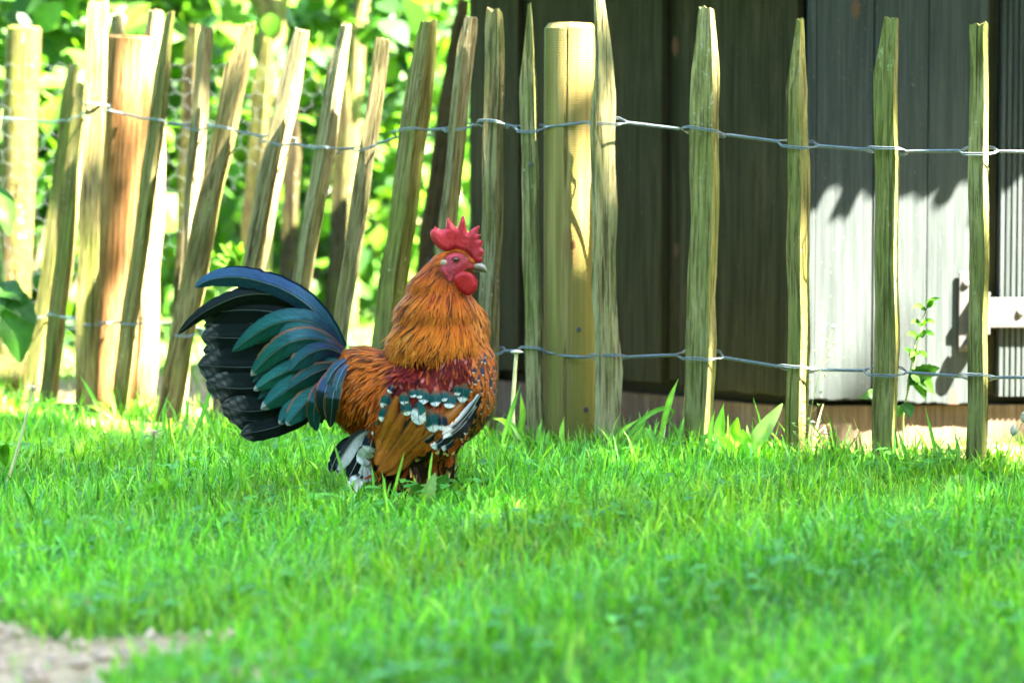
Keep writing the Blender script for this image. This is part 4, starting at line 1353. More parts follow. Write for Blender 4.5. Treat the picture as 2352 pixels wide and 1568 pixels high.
# ---------- large single feathers
def big_feather(name, pts, hw, ys, colf, parent, lat=1.0, n=40, k=9, tipround=0.22, basew=0.45, arch=0.28, mat='feather', mirror=True, seed=0, ripple=0.025, rach=(0.1, 0.1, 0.09)):
    """pts: drawing points base->tip, hw: half width (drawing units), ys: depth at base and tip (or list), colf(t,u)->rgb"""
    r = np.random.default_rng(seed)
    C = spline(pts, n)
    L = np.linalg.norm(np.diff(C, axis=0), axis=1).sum()
    yv = np.interp(np.linspace(0, 1, n), np.linspace(0, 1, len(ys)), ys)
    T = np.gradient(C, axis=0); T /= np.linalg.norm(T, axis=1)[:, None]
    Nn = np.stack([-T[:, 1], T[:, 0]], -1)
    V, UV, CC = [], [], []
    us = np.linspace(-1, 1, k)
    nzr = r.normal(0, ripple, (n, 2))
    for q_ in range(3):                                   # a few parted barbs
        a_ = r.integers(int(n * 0.45), n - 2); nzr[a_, r.integers(0, 2)] -= r.uniform(0.06, 0.16)
    split = r.uniform(0.35, 0.9, 2)
    for i in range(n):
        t = i / (n - 1)
        w = hw * min(1.0, basew + (1 - basew) * smooth01(t / 0.4))
        if t > 1 - tipround:
            q = (t - (1 - tipround)) / tipround
            w *= max(max(1 - q ** 1.7, 0) ** 0.62, 0.04)
        for u in us:
            e = 1 + (nzr[i, 0] if u < 0 else nzr[i, 1]) * abs(u) ** 3
            p = C[i] + Nn[i] * w * u * e
            X, Z = bl(*p)
            Y = yv[i] + arch * abs(u) ** 1.6 * w * U + (-0.10 * w * U if abs(u) < 0.01 else 0)
            V.append((X, Y, Z)); UV.append((u, t * L / hw * 0.55 + seed * 1.37)); CC.append(colf(t, u))
    V = np.array(V); CC = np.array(CC) * (0.36 if mat == 'iridescent' else 0.28 if name == 'tail_feather' else 0.5)
    i_ = np.arange(n - 1)[:, None] * k; j_ = np.arange(k - 1)[None]
    F = np.stack([i_ + j_, i_ + j_ + 1, i_ + k + j_ + 1, i_ + k + j_], -1).reshape(-1, 4)
    # quill: a thin raised strip on the mid line
    m = k // 2
    q0 = len(V)
    QV, QC = [], []
    for i in range(n):
        t = i / (n - 1)
        rw = 2.6 * (1 - 0.75 * t)
        for sgn in (-1, 1):
            p = C[i] + Nn[i] * rw * sgn
            X, Z = bl(*p)
            QV.append((X, yv[i] - 0.12 * hw * U - 0.0004, Z)); QC.append(rach)
    V = np.vstack([V, QV]); CC = np.vstack([CC, QC])
    UV = np.vstack([np.array(UV), np.zeros((len(QV), 2))])
    a_ = q0 + np.arange(n - 1) * 2
    F2 = np.stack([a_, a_ + 1, a_ + 3, a_ + 2], -1)
    me = mesh_np(name, V, [F, F2], True, CC, UV)
    o = link(name, me, M[mat], parent)
    if mirror:
        o2 = o.copy(); COL.objects.link(o2); o2.parent = parent; o2.scale = (1, -1, 1)
    return o

def mixc(a, b, t): return np.array(a) * (1 - t) + np.array(b) * t
BLK = (0.010, 0.016, 0.014); DGRN = (0.008, 0.030, 0.024); TEAL = (0.010, 0.115, 0.105); TEAL2 = (0.018, 0.18, 0.14); BLUE = (0.045, 0.12, 0.24); VIO = (0.05, 0.06, 0.20)
WHT = (0.62, 0.62, 0.55); ORG = (0.46, 0.15, 0.03)
def c_sickle(t, u): return mixc(mixc(TEAL, BLUE, min(1, t * 2.2)), (0.045, 0.16, 0.22), max(0, t - 0.6) * 2)
def c_black(t, u): return mixc(BLK, DGRN, 0.35 + 0.3 * u)
def c_rect(tipw):
    def f(t, u):
        c = mixc(BLK, DGRN, 0.6 if u > 0 else 0.3)
        w = smooth01((t - (1 - tipw)) / (tipw * 0.5)) * (0.08 + 0.9 * max(0.0, math.sin(7.3 * u + 41 * t + 90 * tipw)) ** 2 * (0.35 + 0.65 * abs(u))) if tipw > 0 else 0
        return mixc(c, WHT, w * 0.9)
    return f
def c_teal(a=TEAL, b=TEAL2, edge=None, tip=0.0, side=0):
    def f(t, u):
        c = mixc(a, b, smooth01(t * 1.2))
        c = np.array(c) * (1 - 0.35 * (abs(u) > 0.75))
        if edge and abs(u) > 0.8 and (side == 0 or u * side > 0) and t < 0.85: c = mixc(c, ORG, 0.9 * edge)
        if tip and t > 1 - tip: c = mixc(c, WHT, 0.85)
        return c
    return f
def tf(name, pts, hw, ys, colf, mat='iridescent', fat=1.0, **kw):
    return big_feather(name, [t3(*p) for p in pts], hw * 0.6154 * fat, ys, colf, rooster, mat=mat, **kw)
# main tail
rects = [([(1200, 640), (950, 500), (700, 450), (450, 455), (236, 492)], 100, (-.004, -.006), 0.10),
         ([(1200, 700), (950, 660), (700, 665), (450, 665), (246, 655)], 92, (-.006, -.010), 0.16),
         ([(1200, 800), (950, 860), (700, 890), (450, 890), (222, 872)], 118, (-.008, -.014), 0.20),
         ([(1200, 880), (950, 1000), (700, 1050), (480, 1055), (285, 1010)], 100, (-.010, -.018), 0.24),
         ([(1200, 960), (1000, 1140), (800, 1215), (600, 1235), (408, 1190)], 98, (-.012, -.022), 0.26),
         ([(1200, 1060), (1050, 1250), (880, 1340), (720, 1385), (556, 1412)], 66, (-.014, -.026), 0.14)]
for q, (pts, hw, ys, tw) in enumerate(rects):
    tf('tail_feather', pts, hw, ys, c_rect(tw), seed=q + 1, arch=0.07, tipround=0.16, fat=1.2, mat='black_feather', rach=(0.09, 0.10, 0.09))
for q in range(5):
    a_, b_q = rects[q], rects[q + 1]
    pts = [((p0[0] + p1[0]) / 2 + 22, (p0[1] + p1[1]) / 2) for p0, p1 in zip(a_[0], b_q[0])]
    tf('tail_feather', pts, 95, (a_[2][0] + 0.004, a_[2][1] + 0.004), c_rect(0.12), seed=300 + q, arch=0.07, tipround=0.2, fat=1.2, mat='black_feather', rach=(0.05, 0.06, 0.055))
tf('sickle_feather', [(1215, 600), (1050, 440), (900, 350), (740, 320), (560, 335), (400, 395), (260, 470), (150, 555), (68, 636)], 62, (-.010, -.016), c_black, seed=20, tipround=0.4, arch=0.2)
tf('sickle_feather', [(1345, 745), (1285, 620), (1190, 500), (1050, 375), (900, 285), (740, 225), (560, 188), (400, 192), (285, 222), (206, 266)], 78, (-.016, -.020), c_sickle, seed=21, tipround=0.25, arch=0.25, rach=(0.16, 0.2, 0.24))
cov = [([(1340, 740), (1240, 620), (1120, 540), (960, 520), (800, 560), (650, 650), (503, 762)], 72, (-.018, -.030, -.030), c_teal(BLUE, TEAL2)),
       ([(1345, 760), (1250, 660), (1130, 590), (990, 580), (860, 650)], 62, (-.020, -.034), c_teal(VIO, TEAL)),
       ([(1350, 770), (1230, 690), (1080, 660), (930, 700), (780, 810), (648, 948)], 74, (-.020, -.036, -.034), c_teal(BLUE, TEAL2, 0.9, 0.05, 1)),
       ([(1350, 780), (1240, 740), (1120, 770), (1030, 830), (955, 908)], 72, (-.022, -.040), c_teal(VIO, TEAL, 0.9, 0, 1)),
       ([(1330, 830), (1200, 850), (1020, 880), (840, 960), (670, 1062)], 66, (-.020, -.036), c_teal(TEAL, TEAL2, 0.0, 0.05)),
       ([(1330, 860), (1210, 900), (1060, 980), (890, 1090), (728, 1208)], 76, (-.022, -.038), c_teal(TEAL, TEAL2, 0.0, 0.07)),
       ([(1320, 880), (1220, 900), (1120, 940), (1020, 1000), (940, 1050)], 56, (-.026, -.042), c_teal(DGRN, TEAL, 0.8, 0, 1)),
       ([(1300, 980), (1180, 1060), (1060, 1130), (950, 1230), (868, 1325)], 70, (-.022, -.038), c_teal(TEAL, TEAL2, 0.0, 0.04)),
       ([(1310, 1000), (1210, 1070), (1100, 1140), (1000, 1240), (930, 1330)], 76, (-.026, -.044), c_teal(TEAL, TEAL2, 0.9, 0.04, 1)),
       ([(1255, 950), (1190, 1060), (1150, 1180), (1145, 1290), (1165, 1375)], 50, (-.034, -.050, -.046), c_teal(DGRN, TEAL, 0.9)),
       ([(1320, 860), (1265, 980), (1230, 1080), (1222, 1180), (1240, 1285)], 58, (-.036, -.053, -.052), c_teal(BLUE, DGRN, 0.9)),
       ([(1370, 900), (1320, 1010), (1295, 1100), (1285, 1200), (1272, 1340)], 48, (-.040, -.056, -.055), c_teal(TEAL, DGRN, 0.8)),
       ([(1390, 820), (1330, 870), (1280, 930), (1240, 1010)], 34, (-.038, -.052), c_teal(BLUE, TEAL, 0.9)),
       ([(1400, 860), (1360, 920), (1330, 990), (1318, 1060)], 30, (-.042, -.056), c_teal(BLUE, TEAL, 0.9))]
for q in (0, 2, 4, 5, 7):
    a_, b_q = cov[q], cov[q + 1] if q != 2 else cov[4]
    n_ = min(len(a_[0]), len(b_q[0]))
    A_, B_ = spline(a_[0], 6), spline(b_q[0], 6)
    tf('covert_feather', [tuple(v) for v in (A_ + B_) / 2], 58, (-.016, -.026), c_teal(DGRN, TEAL, 0.5 if q % 2 else 0.0), seed=340 + q, arch=0.12, tipround=0.45, fat=1.3)
for q, (pts, hw, ys, cf) in enumerate(cov):
    tf('covert_feather', pts, hw, ys, cf, seed=40 + q, arch=0.15, tipround=0.45, fat=1.3)

# wing feathers follow the flank
def wf(name, pts, hw, off, colf, mat='feather', **kw):
    D = [w4(*p) for p in pts]
    C = spline(D, 7)
    ys = []
    for p in C:
        X, Z = bl(*p)
        ys.append(surf_y(X, Z, ys[-1] if ys else -0.05))
    ys = np.array(ys)
    ys = np.minimum(ys, ys.min() + 0.012) - off
    return big_feather(name, D, hw * 0.6539, list(ys), colf, rooster, mat=mat, n=18, **kw)
def c_org(t, u):
    return mixc(mixc((0.50, 0.14, 0.012), (0.64, 0.21, 0.020), t), (0.10, 0.022, 0.006), 0.85 * smooth01((abs(u) - 0.55) / 0.4)) * (1.15 if abs(u) < 0.3 else 1.0)
def c_orgblack(t, u):
    return mixc((0.54, 0.17, 0.018), (0.012, 0.012, 0.010), smooth01((u - 0.1) / 0.3))
def c_span(t, u, teal=True):
    c = mixc((0.30, 0.10, 0.03), TEAL if teal else (0.02, 0.03, 0.05), smooth01((t - 0.1) / 0.25))
    edge = smooth01((t - 0.66 - 0.08 * abs(u)) / 0.1)
    return mixc(c, (1.35, 1.3, 1.15), edge)
def c_span_dark(t, u): return c_span(t, u, False)
def c_white(t, u):
    c = mixc((0.05, 0.06, 0.06), (1.35, 1.30, 1.15), smooth01((t - 0.10) / 0.25))
    return c * (0.65 + 0.45 * math.cos(u * 2.2 + 6 * t) ** 2)
def c_prim(t, u):
    return mixc((0.015, 0.017, 0.015), (1.2, 1.15, 0.98), smooth01((u - 0.35) / 0.3) * 0.9 if t < 0.8 else smooth01((u + 0.2) / 0.3))
def c_prim2(t, u):
    return mixc((0.05, 0.05, 0.045), (1.35, 1.28, 1.12), 0.9 * smooth01((0.45 - u) / 0.5) * smooth01(t / 0.25))
q = 100
for pts, hw, off in (([(1010, 760), (880, 900), (700, 1060), (560, 1190)], 52, .000), ([(960, 760), (800, 920), (640, 1060), (520, 1175)], 58, .001),
                     ([(880, 740), (740, 920), (600, 1070), (505, 1165)], 60, .002), ([(790, 720), (680, 890), (570, 1040), (490, 1150)], 58, .003),
                     ([(700, 690), (620, 850), (540, 1000), (480, 1110)], 56, .004), ([(640, 600), (590, 740), (540, 880), (490, 1000)], 48, .005)):
    wf('secondary_feather', pts, hw, off + 0.002, c_org if q not in (101, 103) else c_orgblack, seed=q, arch=0.15, ripple=0.05, rach=(0.3, 0.11, 0.02)); q += 1
for pts, hw, off, cf in (([(330, 930), (200, 1040), (130, 1190)], 34, .001, c_black), ([(400, 900), (270, 1050), (190, 1200)], 40, .003, c_prim2), ([(450, 850), (320, 960), (185, 1165)], 44, .006, c_prim2),
                     ([(420, 960), (340, 1090), (270, 1230)], 40, .004, c_black), ([(370, 1180), (330, 1240), (290, 1305)], 42, .003, c_white),
                     ([(420, 1080), (395, 1170), (392, 1262)], 54, .006, c_white), ([(430, 990), (395, 1060), (375, 1130)], 50, .008, c_white), ([(470, 870), (445, 950), (420, 1030)], 50, .009, c_span_dark)):
    wf('primary_feather', pts, hw * 1.25, off + 0.006, cf, seed=q, arch=0.2, ripple=0.05, rach=(0.4, 0.38, 0.32)); q += 1
for pts, hw, cf in (([(500, 780), (480, 840), (460, 898)], 38, c_span), ([(565, 665), (545, 730), (526, 788)], 40, c_span), ([(580, 575), (556, 630), (532, 684)], 36, c_span), ([(610, 520), (595, 548), (576, 574)], 26, c_span_dark),
                    ([(690, 570), (690, 620), (690, 660)], 36, c_span), ([(690, 630), (705, 690), (714, 740)], 42, c_span), ([(745, 545), (752, 580), (758, 608)], 28, c_span),
                    ([(838, 545), (832, 600), (828, 655)], 42, c_span), ([(800, 540), (800, 580), (804, 615)], 30, c_span), ([(788, 660), (795, 740), (802, 806)], 56, c_white), ([(800, 640), (800, 690), (800, 740)], 44, c_teal()),
                    ([(915, 560), (915, 620), (918, 672)], 46, c_span), ([(870, 690), (890, 770), (908, 860)], 56, c_span), ([(1022, 570), (1018, 630), (1012, 690)], 50, c_span), ([(975, 560), (975, 600), (980, 640)], 34, c_span),
                    ([(1130, 510), (1118, 580), (1106, 652)], 46, c_span), ([(1080, 520), (1075, 560), (1072, 600)], 30, c_span), ([(955, 720), (962, 780), (960, 850)], 40, c_span_dark)):
    wf('wing_bar_feather', pts, hw, 0.0075 + 0.0001 * (q % 7), cf, mat='iridescent' if cf is c_teal else 'feather', seed=q, arch=0.35, tipround=0.35, ripple=0.05, rach=(0.05, 0.08, 0.08)); q += 1
for pts, hw, off, cf in (([(1240, 600), (1160, 730), (1060, 830), (965, 880)], 50, .006, c_prim), ([(1215, 680), (1130, 800), (1050, 870), (970, 912)], 42, .008, c_prim),
                         ([(1130, 640), (1040, 720), (960, 800)], 46, .004, c_org), ([(1000, 880), (950, 940), (880, 965)], 40, .004, c_span_dark), ([(1060, 900), (1010, 950), (950, 975)], 34, .005, c_span_dark), ([(900, 870), (870, 900), (830, 930)], 40, .003, c_black)):
    wf('flight_feather', pts, hw, off, cf, seed=q, arch=0.2, ripple=0.05, rach=(0.2, 0.2, 0.16)); q += 1

# breast spangles, each a feather of its own: dark blue drop with a white tip
m = (TS == T_BREAST) & (PS[:, 1] < 0.02)
cand = rng.permutation(np.nonzero(m)[0])
chosen = []
for i in cand:
    if all((px_[i] - px_[j]) ** 2 + (py_[i] - py_[j]) ** 2 + ((PS[i, 1] - PS[j, 1]) / U) ** 2 > 33 ** 2 for j in chosen):
        chosen.append(i)
    if len(chosen) >= 150: break
for s_, i in enumerate(chosen):
    white = 0.66 if py_[i] > 800 else 0.8
    dk = np.array((0.016, 0.045, 0.30)) if py_[i] < 930 else np.array((0.010, 0.028, 0.09))
    C = np.array([[(0.34, 0.12, 0.03), dk, dk * 1.2, dk, (0.95, 1.6, 3.4)]])
    me = plumes('breast_feather', PS[i:i + 1], NS[i:i + 1], flow(np.array([-0.30]), np.array([1.0])), np.array([rng.uniform(48, 72)]) * U, np.array([rng.uniform(13, 19)]) * U, 'round', C, 0.20)
    link('breast_feather', me, M['feather'], rooster)

# ---------- head
def fill_outline(P, step):
    from mathutils.geometry import delaunay_2d_cdt
    A = np.array(P)
    gx_, gz_ = np.meshgrid(np.arange(A[:, 0].min(), A[:, 0].max(), step), np.arange(A[:, 1].min(), A[:, 1].max(), step))
    q = np.stack([gx_.ravel(), gz_.ravel()], 1) + rng.normal(0, step * 0.12, (gx_.size, 2))
    q = q[inside(A, q[:, 0], q[:, 1])]
    d = np.min(np.linalg.norm(q[:, None] - A[None], axis=2), axis=1)
    q = q[d > step * 0.45]
    k = len(A)
    r = delaunay_2d_cdt([Vector(v) for v in A] + [Vector(v) for v in q], [(i, (i + 1) % k) for i in range(k)], [], 1, 1e-6)
    bm = bmesh.new()
    vs = [bm.verts.new((v.x, 0, v.y)) for v in r[0]]
    for f in r[2]:
        bm.faces.new([vs[i] for i in f])
    return bm
def prism(name, pts, y0, thick, mat, parent=None, bulge=0.0, sub=2, oy=None):
    """outline in head units -> rounded slab; bulge thickens its middle"""
    P = [bl(*h2(*p)) for p in pts]
    bm = fill_outline(P, 0.0015)
    B = [v for v in bm.verts if v.is_boundary]
    bp = np.array([(v.co.x, v.co.z) for v in B])
    nxt = np.roll(np.array(P), -1, 0)
    segs = list(zip(np.array(P), nxt))
    def dist(p):
        d = 1e9
        for a, b in segs:
            ab = b - a; tt = np.clip(np.dot(p - a, ab) / (np.dot(ab, ab) + 1e-12), 0, 1)
            d = min(d, np.linalg.norm(p - a - ab * tt))
        return d
    base = list(bm.verts)
    ymap = {}
    for v in base:
        d = dist(np.array((v.co.x, v.co.z)))
        ymap[v] = thick * (1 + 0.12 * mnoise.noise(Vector((v.co.x, y0, v.co.z)) * 330)) * math.sqrt(min(1.0, d / (thick * 1.3))) + bulge * smooth01(d / 0.012)
    bed = [e for e in bm.edges if e.is_boundary]
    isb = {v: v.is_boundary for v in base}
    back = {v: bm.verts.new((v.co.x, y0 + (0.0006 if isb[v] else ymap[v]), v.co.z)) for v in base}
    for f in list(bm.faces):
        bm.faces.new([back[v] for v in reversed(f.verts)])
    for e in bed:
        v, w = e.verts
        bm.faces.new((v, w, back[w], back[v]))
    for v in base:
        v.co.y = y0 - (0.0006 if isb[v] else ymap[v])
    me = bm_mesh(name, bm, True)
    return link(name, me, M[mat], parent or rooster)
COMB = [(750, 512), (705, 496), (665, 478), (632, 448), (604, 408), (586, 370), (578, 332), (584, 296), (604, 280), (620, 274), (622, 250), (636, 254), (655, 270), (690, 286), (722, 278), (742, 262),
        (744, 220), (750, 180), (765, 152), (778, 172), (800, 210), (830, 246), (862, 266), (878, 232), (892, 188), (905, 150), (920, 136), (934, 150), (943, 190), (948, 240), (956, 282), (974, 312), (1005, 288),
        (1045, 258), (1088, 238), (1094, 252), (1082, 290), (1070, 330), (1088, 336), (1106, 332), (1100, 356), (1086, 384), (1106, 394), (1132, 394), (1126, 430), (1112, 468), (1130, 490), (1142, 520), (1128, 548), (1112, 566),
        (1126, 590), (1118, 618), (1088, 636), (1048, 630), (1010, 612), (985, 570), (960, 545), (925, 520), (870, 500), (800, 505)]
prism('comb', COMB, 0.0, 0.0042, 'comb')
WAT = [(822, 812), (826, 775), (850, 745), (885, 722), (930, 708), (980, 722), (1020, 745), (1048, 790), (1062, 832), (1076, 856), (1062, 892), (1040, 928), (1008, 956), (985, 964), (955, 960), (915, 936), (872, 892), (838, 850)]
prism('wattle', WAT, -0.0205, 0.0030, 'wattle')
prism('wattle', [(p[0] * 0.8 + 214, p[1] * 0.84 + 108) for p in WAT], 0.012, 0.0026, 'wattle')
prism('ear_flap', [(690, 668), (715, 660), (748, 700), (775, 745), (786, 790), (778, 812), (745, 786), (705, 748), (685, 710)], -0.0215, 0.0022, 'face')
# bare face skin laid over the cheek, with a ring of lids around the eye
def face_patch():
    P = [bl(*p) for p in FACE]
    bm = fill_outline(P, 0.0016)
    for v in bm.verts:
        y = surf_y(v.co.x, v.co.z, -0.004)
        v.co.y = y - (0.0018 if not v.is_boundary else -0.001) - 0.0006 * mnoise.noise(Vector((v.co.x, 0, v.co.z)) * 420)
    me = bm_mesh('face', bm, True)
    o = link('face', me, M['face'], rooster)
    o2 = o.copy(); COL.objects.link(o2); o2.parent = rooster; o2.scale = (1, -1, 1)
face_patch()
ex, ez = bl(*h2(846, 594))
ey = surf_y(ex, ez, -0.014)
for sgn in (1, -1):
    def sph(name, r, y, mat, parent, flat=1.0, loc=True):
        bm = bmesh.new(); bmesh.ops.create_uvsphere(bm, u_segments=20, v_segments=12, radius=r)
        for v in bm.verts: v.co.y *= flat
        o = link(name, bm_mesh(name, bm, True), M[mat], parent)
        o.location = (ex, sgn * y, ez) if loc else (0, y, 0)
        return o
    eye = sph('eye', 0.0042, ey - 0.0012, 'iris', rooster, 0.8)
    sph('pupil', 0.0024, -0.0024 * sgn, 'pupil', eye, 0.55, False)
    bm = bmesh.new()
    V, F = tube_np(np.array([(0.0046 * math.cos(a), 0, 0.0039 * math.sin(a)) for a in np.linspace(0, 2 * math.pi, 25)]), 0.00085, 8)
    o = link('eyelid', mesh_np('eyelid', V, [F], True), M['face'], rooster); o.location = (ex, sgn * (ey - 0.0026), ez)
    # pale ear lobe
    lx, lz = bl(*h2(722, 622))
    bm = bmesh.new(); bmesh.ops.create_uvsphere(bm, u_segments=14, v_segments=10, radius=0.0042)
    for v in bm.verts: v.co = Vector((v.co.x * 1.0, v.co.y * 0.55, v.co.z * 0.85)) + 0.0006 * Vector((mnoise.noise(v.co * 500), 0, mnoise.noise(v.co * 400 + Vector((3, 1, 2)))))
    o = link('earlobe', bm_mesh('earlobe', bm, True), M['earlobe'], rooster); o.location = (lx, sgn * (surf_y(lx, lz, -0.016) - 0.0012), lz)
# beak: two horn halves
def beak(name, top, bot, hw, mat):
    n = len(top); V = []; k = 10
    for (tx, ty), (b_x, b_y), w in zip(top, bot, hw):
        p, q_ = np.array(bl(*h2(tx, ty))), np.array(bl(*h2(b_x, b_y)))
        c = (p + q_) / 2; r = (p - q_) / 2
        for a in np.linspace(0, 2 * math.pi, k, endpoint=False):
            V.append((c[0] + r[0] * math.cos(a), w * math.sin(a), c[1] + r[1] * math.cos(a)))
    i = np.arange(n - 1)[:, None] * k; j = np.arange(k)[None]; j2 = (j + 1) % k
    F = np.stack([i + j, i + j2, i + k + j2, i + k + j], -1).reshape(-1, 4)
    link(name, mesh_np(name, np.array(V), [F], True), M[mat], rooster)
beak('upper_beak', [(1010, 622), (1060, 630), (1110, 630), (1145, 654), (1168, 694), (1177, 728), (1178, 747)], [(980, 690), (1040, 704), (1095, 716), (1130, 724), (1156, 732), (1170, 742), (1176, 749)],
     [0.0085, 0.0078, 0.0064, 0.0050, 0.0034, 0.0016, 0.0003], 'beak')
beak('lower_beak', [(990, 690), (1050, 706), (1100, 718), (1130, 726)], [(990, 722), (1050, 728), (1095, 728), (1125, 730)], [0.0065, 0.0055, 0.0036, 0.0008], 'beak')

# ---------- feathered legs and toes
for sgn, fx in ((-1, 1270), (1, 1325)):
    x0, z0 = bl(fx, 1330)
    xg = bl(fx + 20, 1440)[0]
    leg = empty('leg', (0, 0, 0)); leg.parent = rooster
    tb_ = [(spline([(x0, sgn * 0.026, z0 + 0.02), (x0 + 0.004, sgn * 0.027, z0 - 0.01), (xg, sgn * 0.028, 0.006)], 10), np.linspace(0.011, 0.0048, 10))]
    link('shank', tubes_mesh('shank', tb_, 10), M['toe'], leg)
    for ang, ln in ((-28, 0.042), (2, 0.05), (32, 0.042), (180, 0.018)):
        a = math.radians(ang)
        e = np.array([xg + ln * math.cos(a), sgn * 0.028 + ln * math.sin(a), 0.004])
        m_ = np.array([xg + 0.5 * ln * math.cos(a), sgn * 0.028 + 0.5 * ln * math.sin(a), 0.010])
        link('toe', tubes_mesh('toe', [(spline([(xg, sgn * 0.028, 0.009), m_, e], 8), np.linspace(0.0045, 0.0022, 8))], 8), M['toe'], leg)
    n = 420
    P = np.stack([rng.normal(x0 - 0.004, 0.017, n), sgn * 0.027 + rng.normal(0, 0.010, n), rng.uniform(0.008, z0 + 0.02, n)], -1)
    Nn = rng.normal(0, 1, (n, 3)) * [1, 1, 0.2] + [0, sgn * 0.8, 0]; Nn /= np.linalg.norm(Nn, axis=1)[:, None]
    C = cols5([(0.03, 0.02, 0.015)] * 3 + [(0.05, 0.04, 0.03), (0.10, 0.06, 0.04)], n)
    r = rng.uniform(0, 1, n)
    C[r < 0.22] = (0.34, 0.12, 0.04); C[r > 0.88] = (0.5, 0.48, 0.42)
    D = np.stack([rng.normal(-0.3, 0.5, n), np.full(n, sgn * 0.4), np.full(n, -1.0)], -1)
    o = link('boot_plumage', plumes('boot_plumage', P, Nn, D, rng.uniform(0.018, 0.034, n), rng.uniform(0.002, 0.004, n), 'long', vary(C, 0.3), 0.3), M['feather'], leg)
    o['kind'] = 'stuff'
# ------------------------------------------------------------------ single plants
rng = np.random.default_rng(9)
def ground_at(px, Y): return Vector((at(px, 1000, Y).x, Y, float(ground_z(at(px, 1000, Y).x, Y))))
def plant(name, label, cat, px, Y, group=None):
    g = ground_at(px, Y)
    r = empty(name, g); tag(r, label, cat, group)
    return r, np.array(g)
def blade_leaf(name, root, g, pts, hw, color, fold=0.25, tooth=0.0, n=16, Y=None, tiltv=None, prof='ovate', mat='leaf'):
    """leaf along photo points [(px,py,Y)...], half width in metres, facing the camera side"""
    C = spline([np.array(at(*p)) - g for p in pts], n)
    T = np.gradient(C, axis=0); T /= np.linalg.norm(T, axis=1)[:, None]
    face = np.array(tiltv if tiltv is not None else (0.1, -1.0, 0.45)); face /= np.linalg.norm(face)
    S_ = np.cross(T, face); S_ /= np.linalg.norm(S_, axis=1)[:, None] + 1e-9
    Nn = np.cross(S_, T)
    V, col = [], []
    for i in range(n):
        t = i / (n - 1)
        if prof == 'ovate': w = hw * (math.sin(math.pi * min(t * 0.93 + 0.05, 1)) ** 0.75) * (1.15 - 0.45 * t)
        elif prof == 'strap': w = hw * min(1, 0.35 + 2.2 * t) * (1 - smooth01((t - 0.6) / 0.42) * 0.97)
        else: w = hw * math.sin(math.pi * (0.04 + 0.94 * t))
        if tooth: w *= 1 - tooth * (i % 2)
        for u in (-1, -0.5, 0, 0.5, 1):
            V.append(C[i] + S_[i] * w * u + Nn[i] * fold * w * abs(u) + Nn[i] * 0.06 * w * math.sin(9 * t + 3 * u))
            c = np.array(color) * (1.25 if u == 0 else 1.0)
            col.append(np.clip(c, 0, 1))
    i_ = np.arange(n - 1)[:, None] * 5; j_ = np.arange(4)[None]
    F = np.stack([i_ + j_, i_ + j_ + 1, i_ + 5 + j_ + 1, i_ + 5 + j_], -1).reshape(-1, 4)
    return link(name, mesh_np(name, np.array(V), [F], True, np.array(col)), M[mat], root)
def stem(root, g, pts, r0, r1, mat='stem', name='stem', n=20):
    P = spline([np.array(at(*p)) - g for p in pts], n)
    P[0] -= [0, 0, 0.01]
    return link(name, tubes_mesh(name, [(P, np.linspace(r0, r1, n))], 7), M[mat], root)
GRN = (0.11, 0.32, 0.025); LIME = (0.22, 0.48, 0.035); DK = (0.035, 0.12, 0.016); PALEG = (0.30, 0.46, 0.14)

SG, SL, SD = (0.028, 0.095, 0.008), (0.05, 0.14, 0.010), (0.012, 0.05, 0.006)
# sapling climbing at the second paling from the right
r, g = plant('sapling', 'thin green sapling with toothed leaves beside the second picket from the right edge', 'sapling', 2080, 3.93)
stem(r, g, [(2080, 1060, 3.93), (2074, 960, 3.92), (2090, 880, 3.91), (2108, 800, 3.91), (2120, 730, 3.91), (2136, 696, 3.91)], 0.0017, 0.0006)
stem(r, g, [(2084, 890, 3.91), (2098, 810, 3.91), (2106, 765, 3.91)], 0.0012, 0.0005, name='twig')
for a, b, hw, c in (((2062, 905), (1976, 914), .011, SG), ((2088, 875), (2150, 862), .010, SG), ((2092, 850), (2144, 905), .012, SL), ((2086, 880), (2158, 845), .013, SG), ((2078, 925), (2090, 960), .010, SD),
                    ((2074, 935), (2058, 960), .007, SG), ((2098, 870), (2126, 918), .009, SG), ((2112, 780), (2082, 768), .006, SG), ((2112, 772), (2146, 770), .006, SG), ((2116, 748), (2092, 742), .005, SG), ((2118, 745), (2147, 742), .005, SL),
                    ((2126, 712), (2096, 706), .005, SG), ((2130, 706), (2160, 686), .005, SG), ((2110, 806), (2090, 822), .005, SL), ((2106, 812), (2130, 822), .005, SL), ((2100, 830), (2076, 800), .006, SG), ((2134, 700), (2144, 690), .006, SG)):
    mid = ((a[0] + b[0]) / 2, (a[1] + b[1]) / 2 - 6, 3.90)
    blade_leaf('leaf', r, g, [(*a, 3.91), mid, (*b, 3.885)], hw, c, 0.25, 0.18, 15)

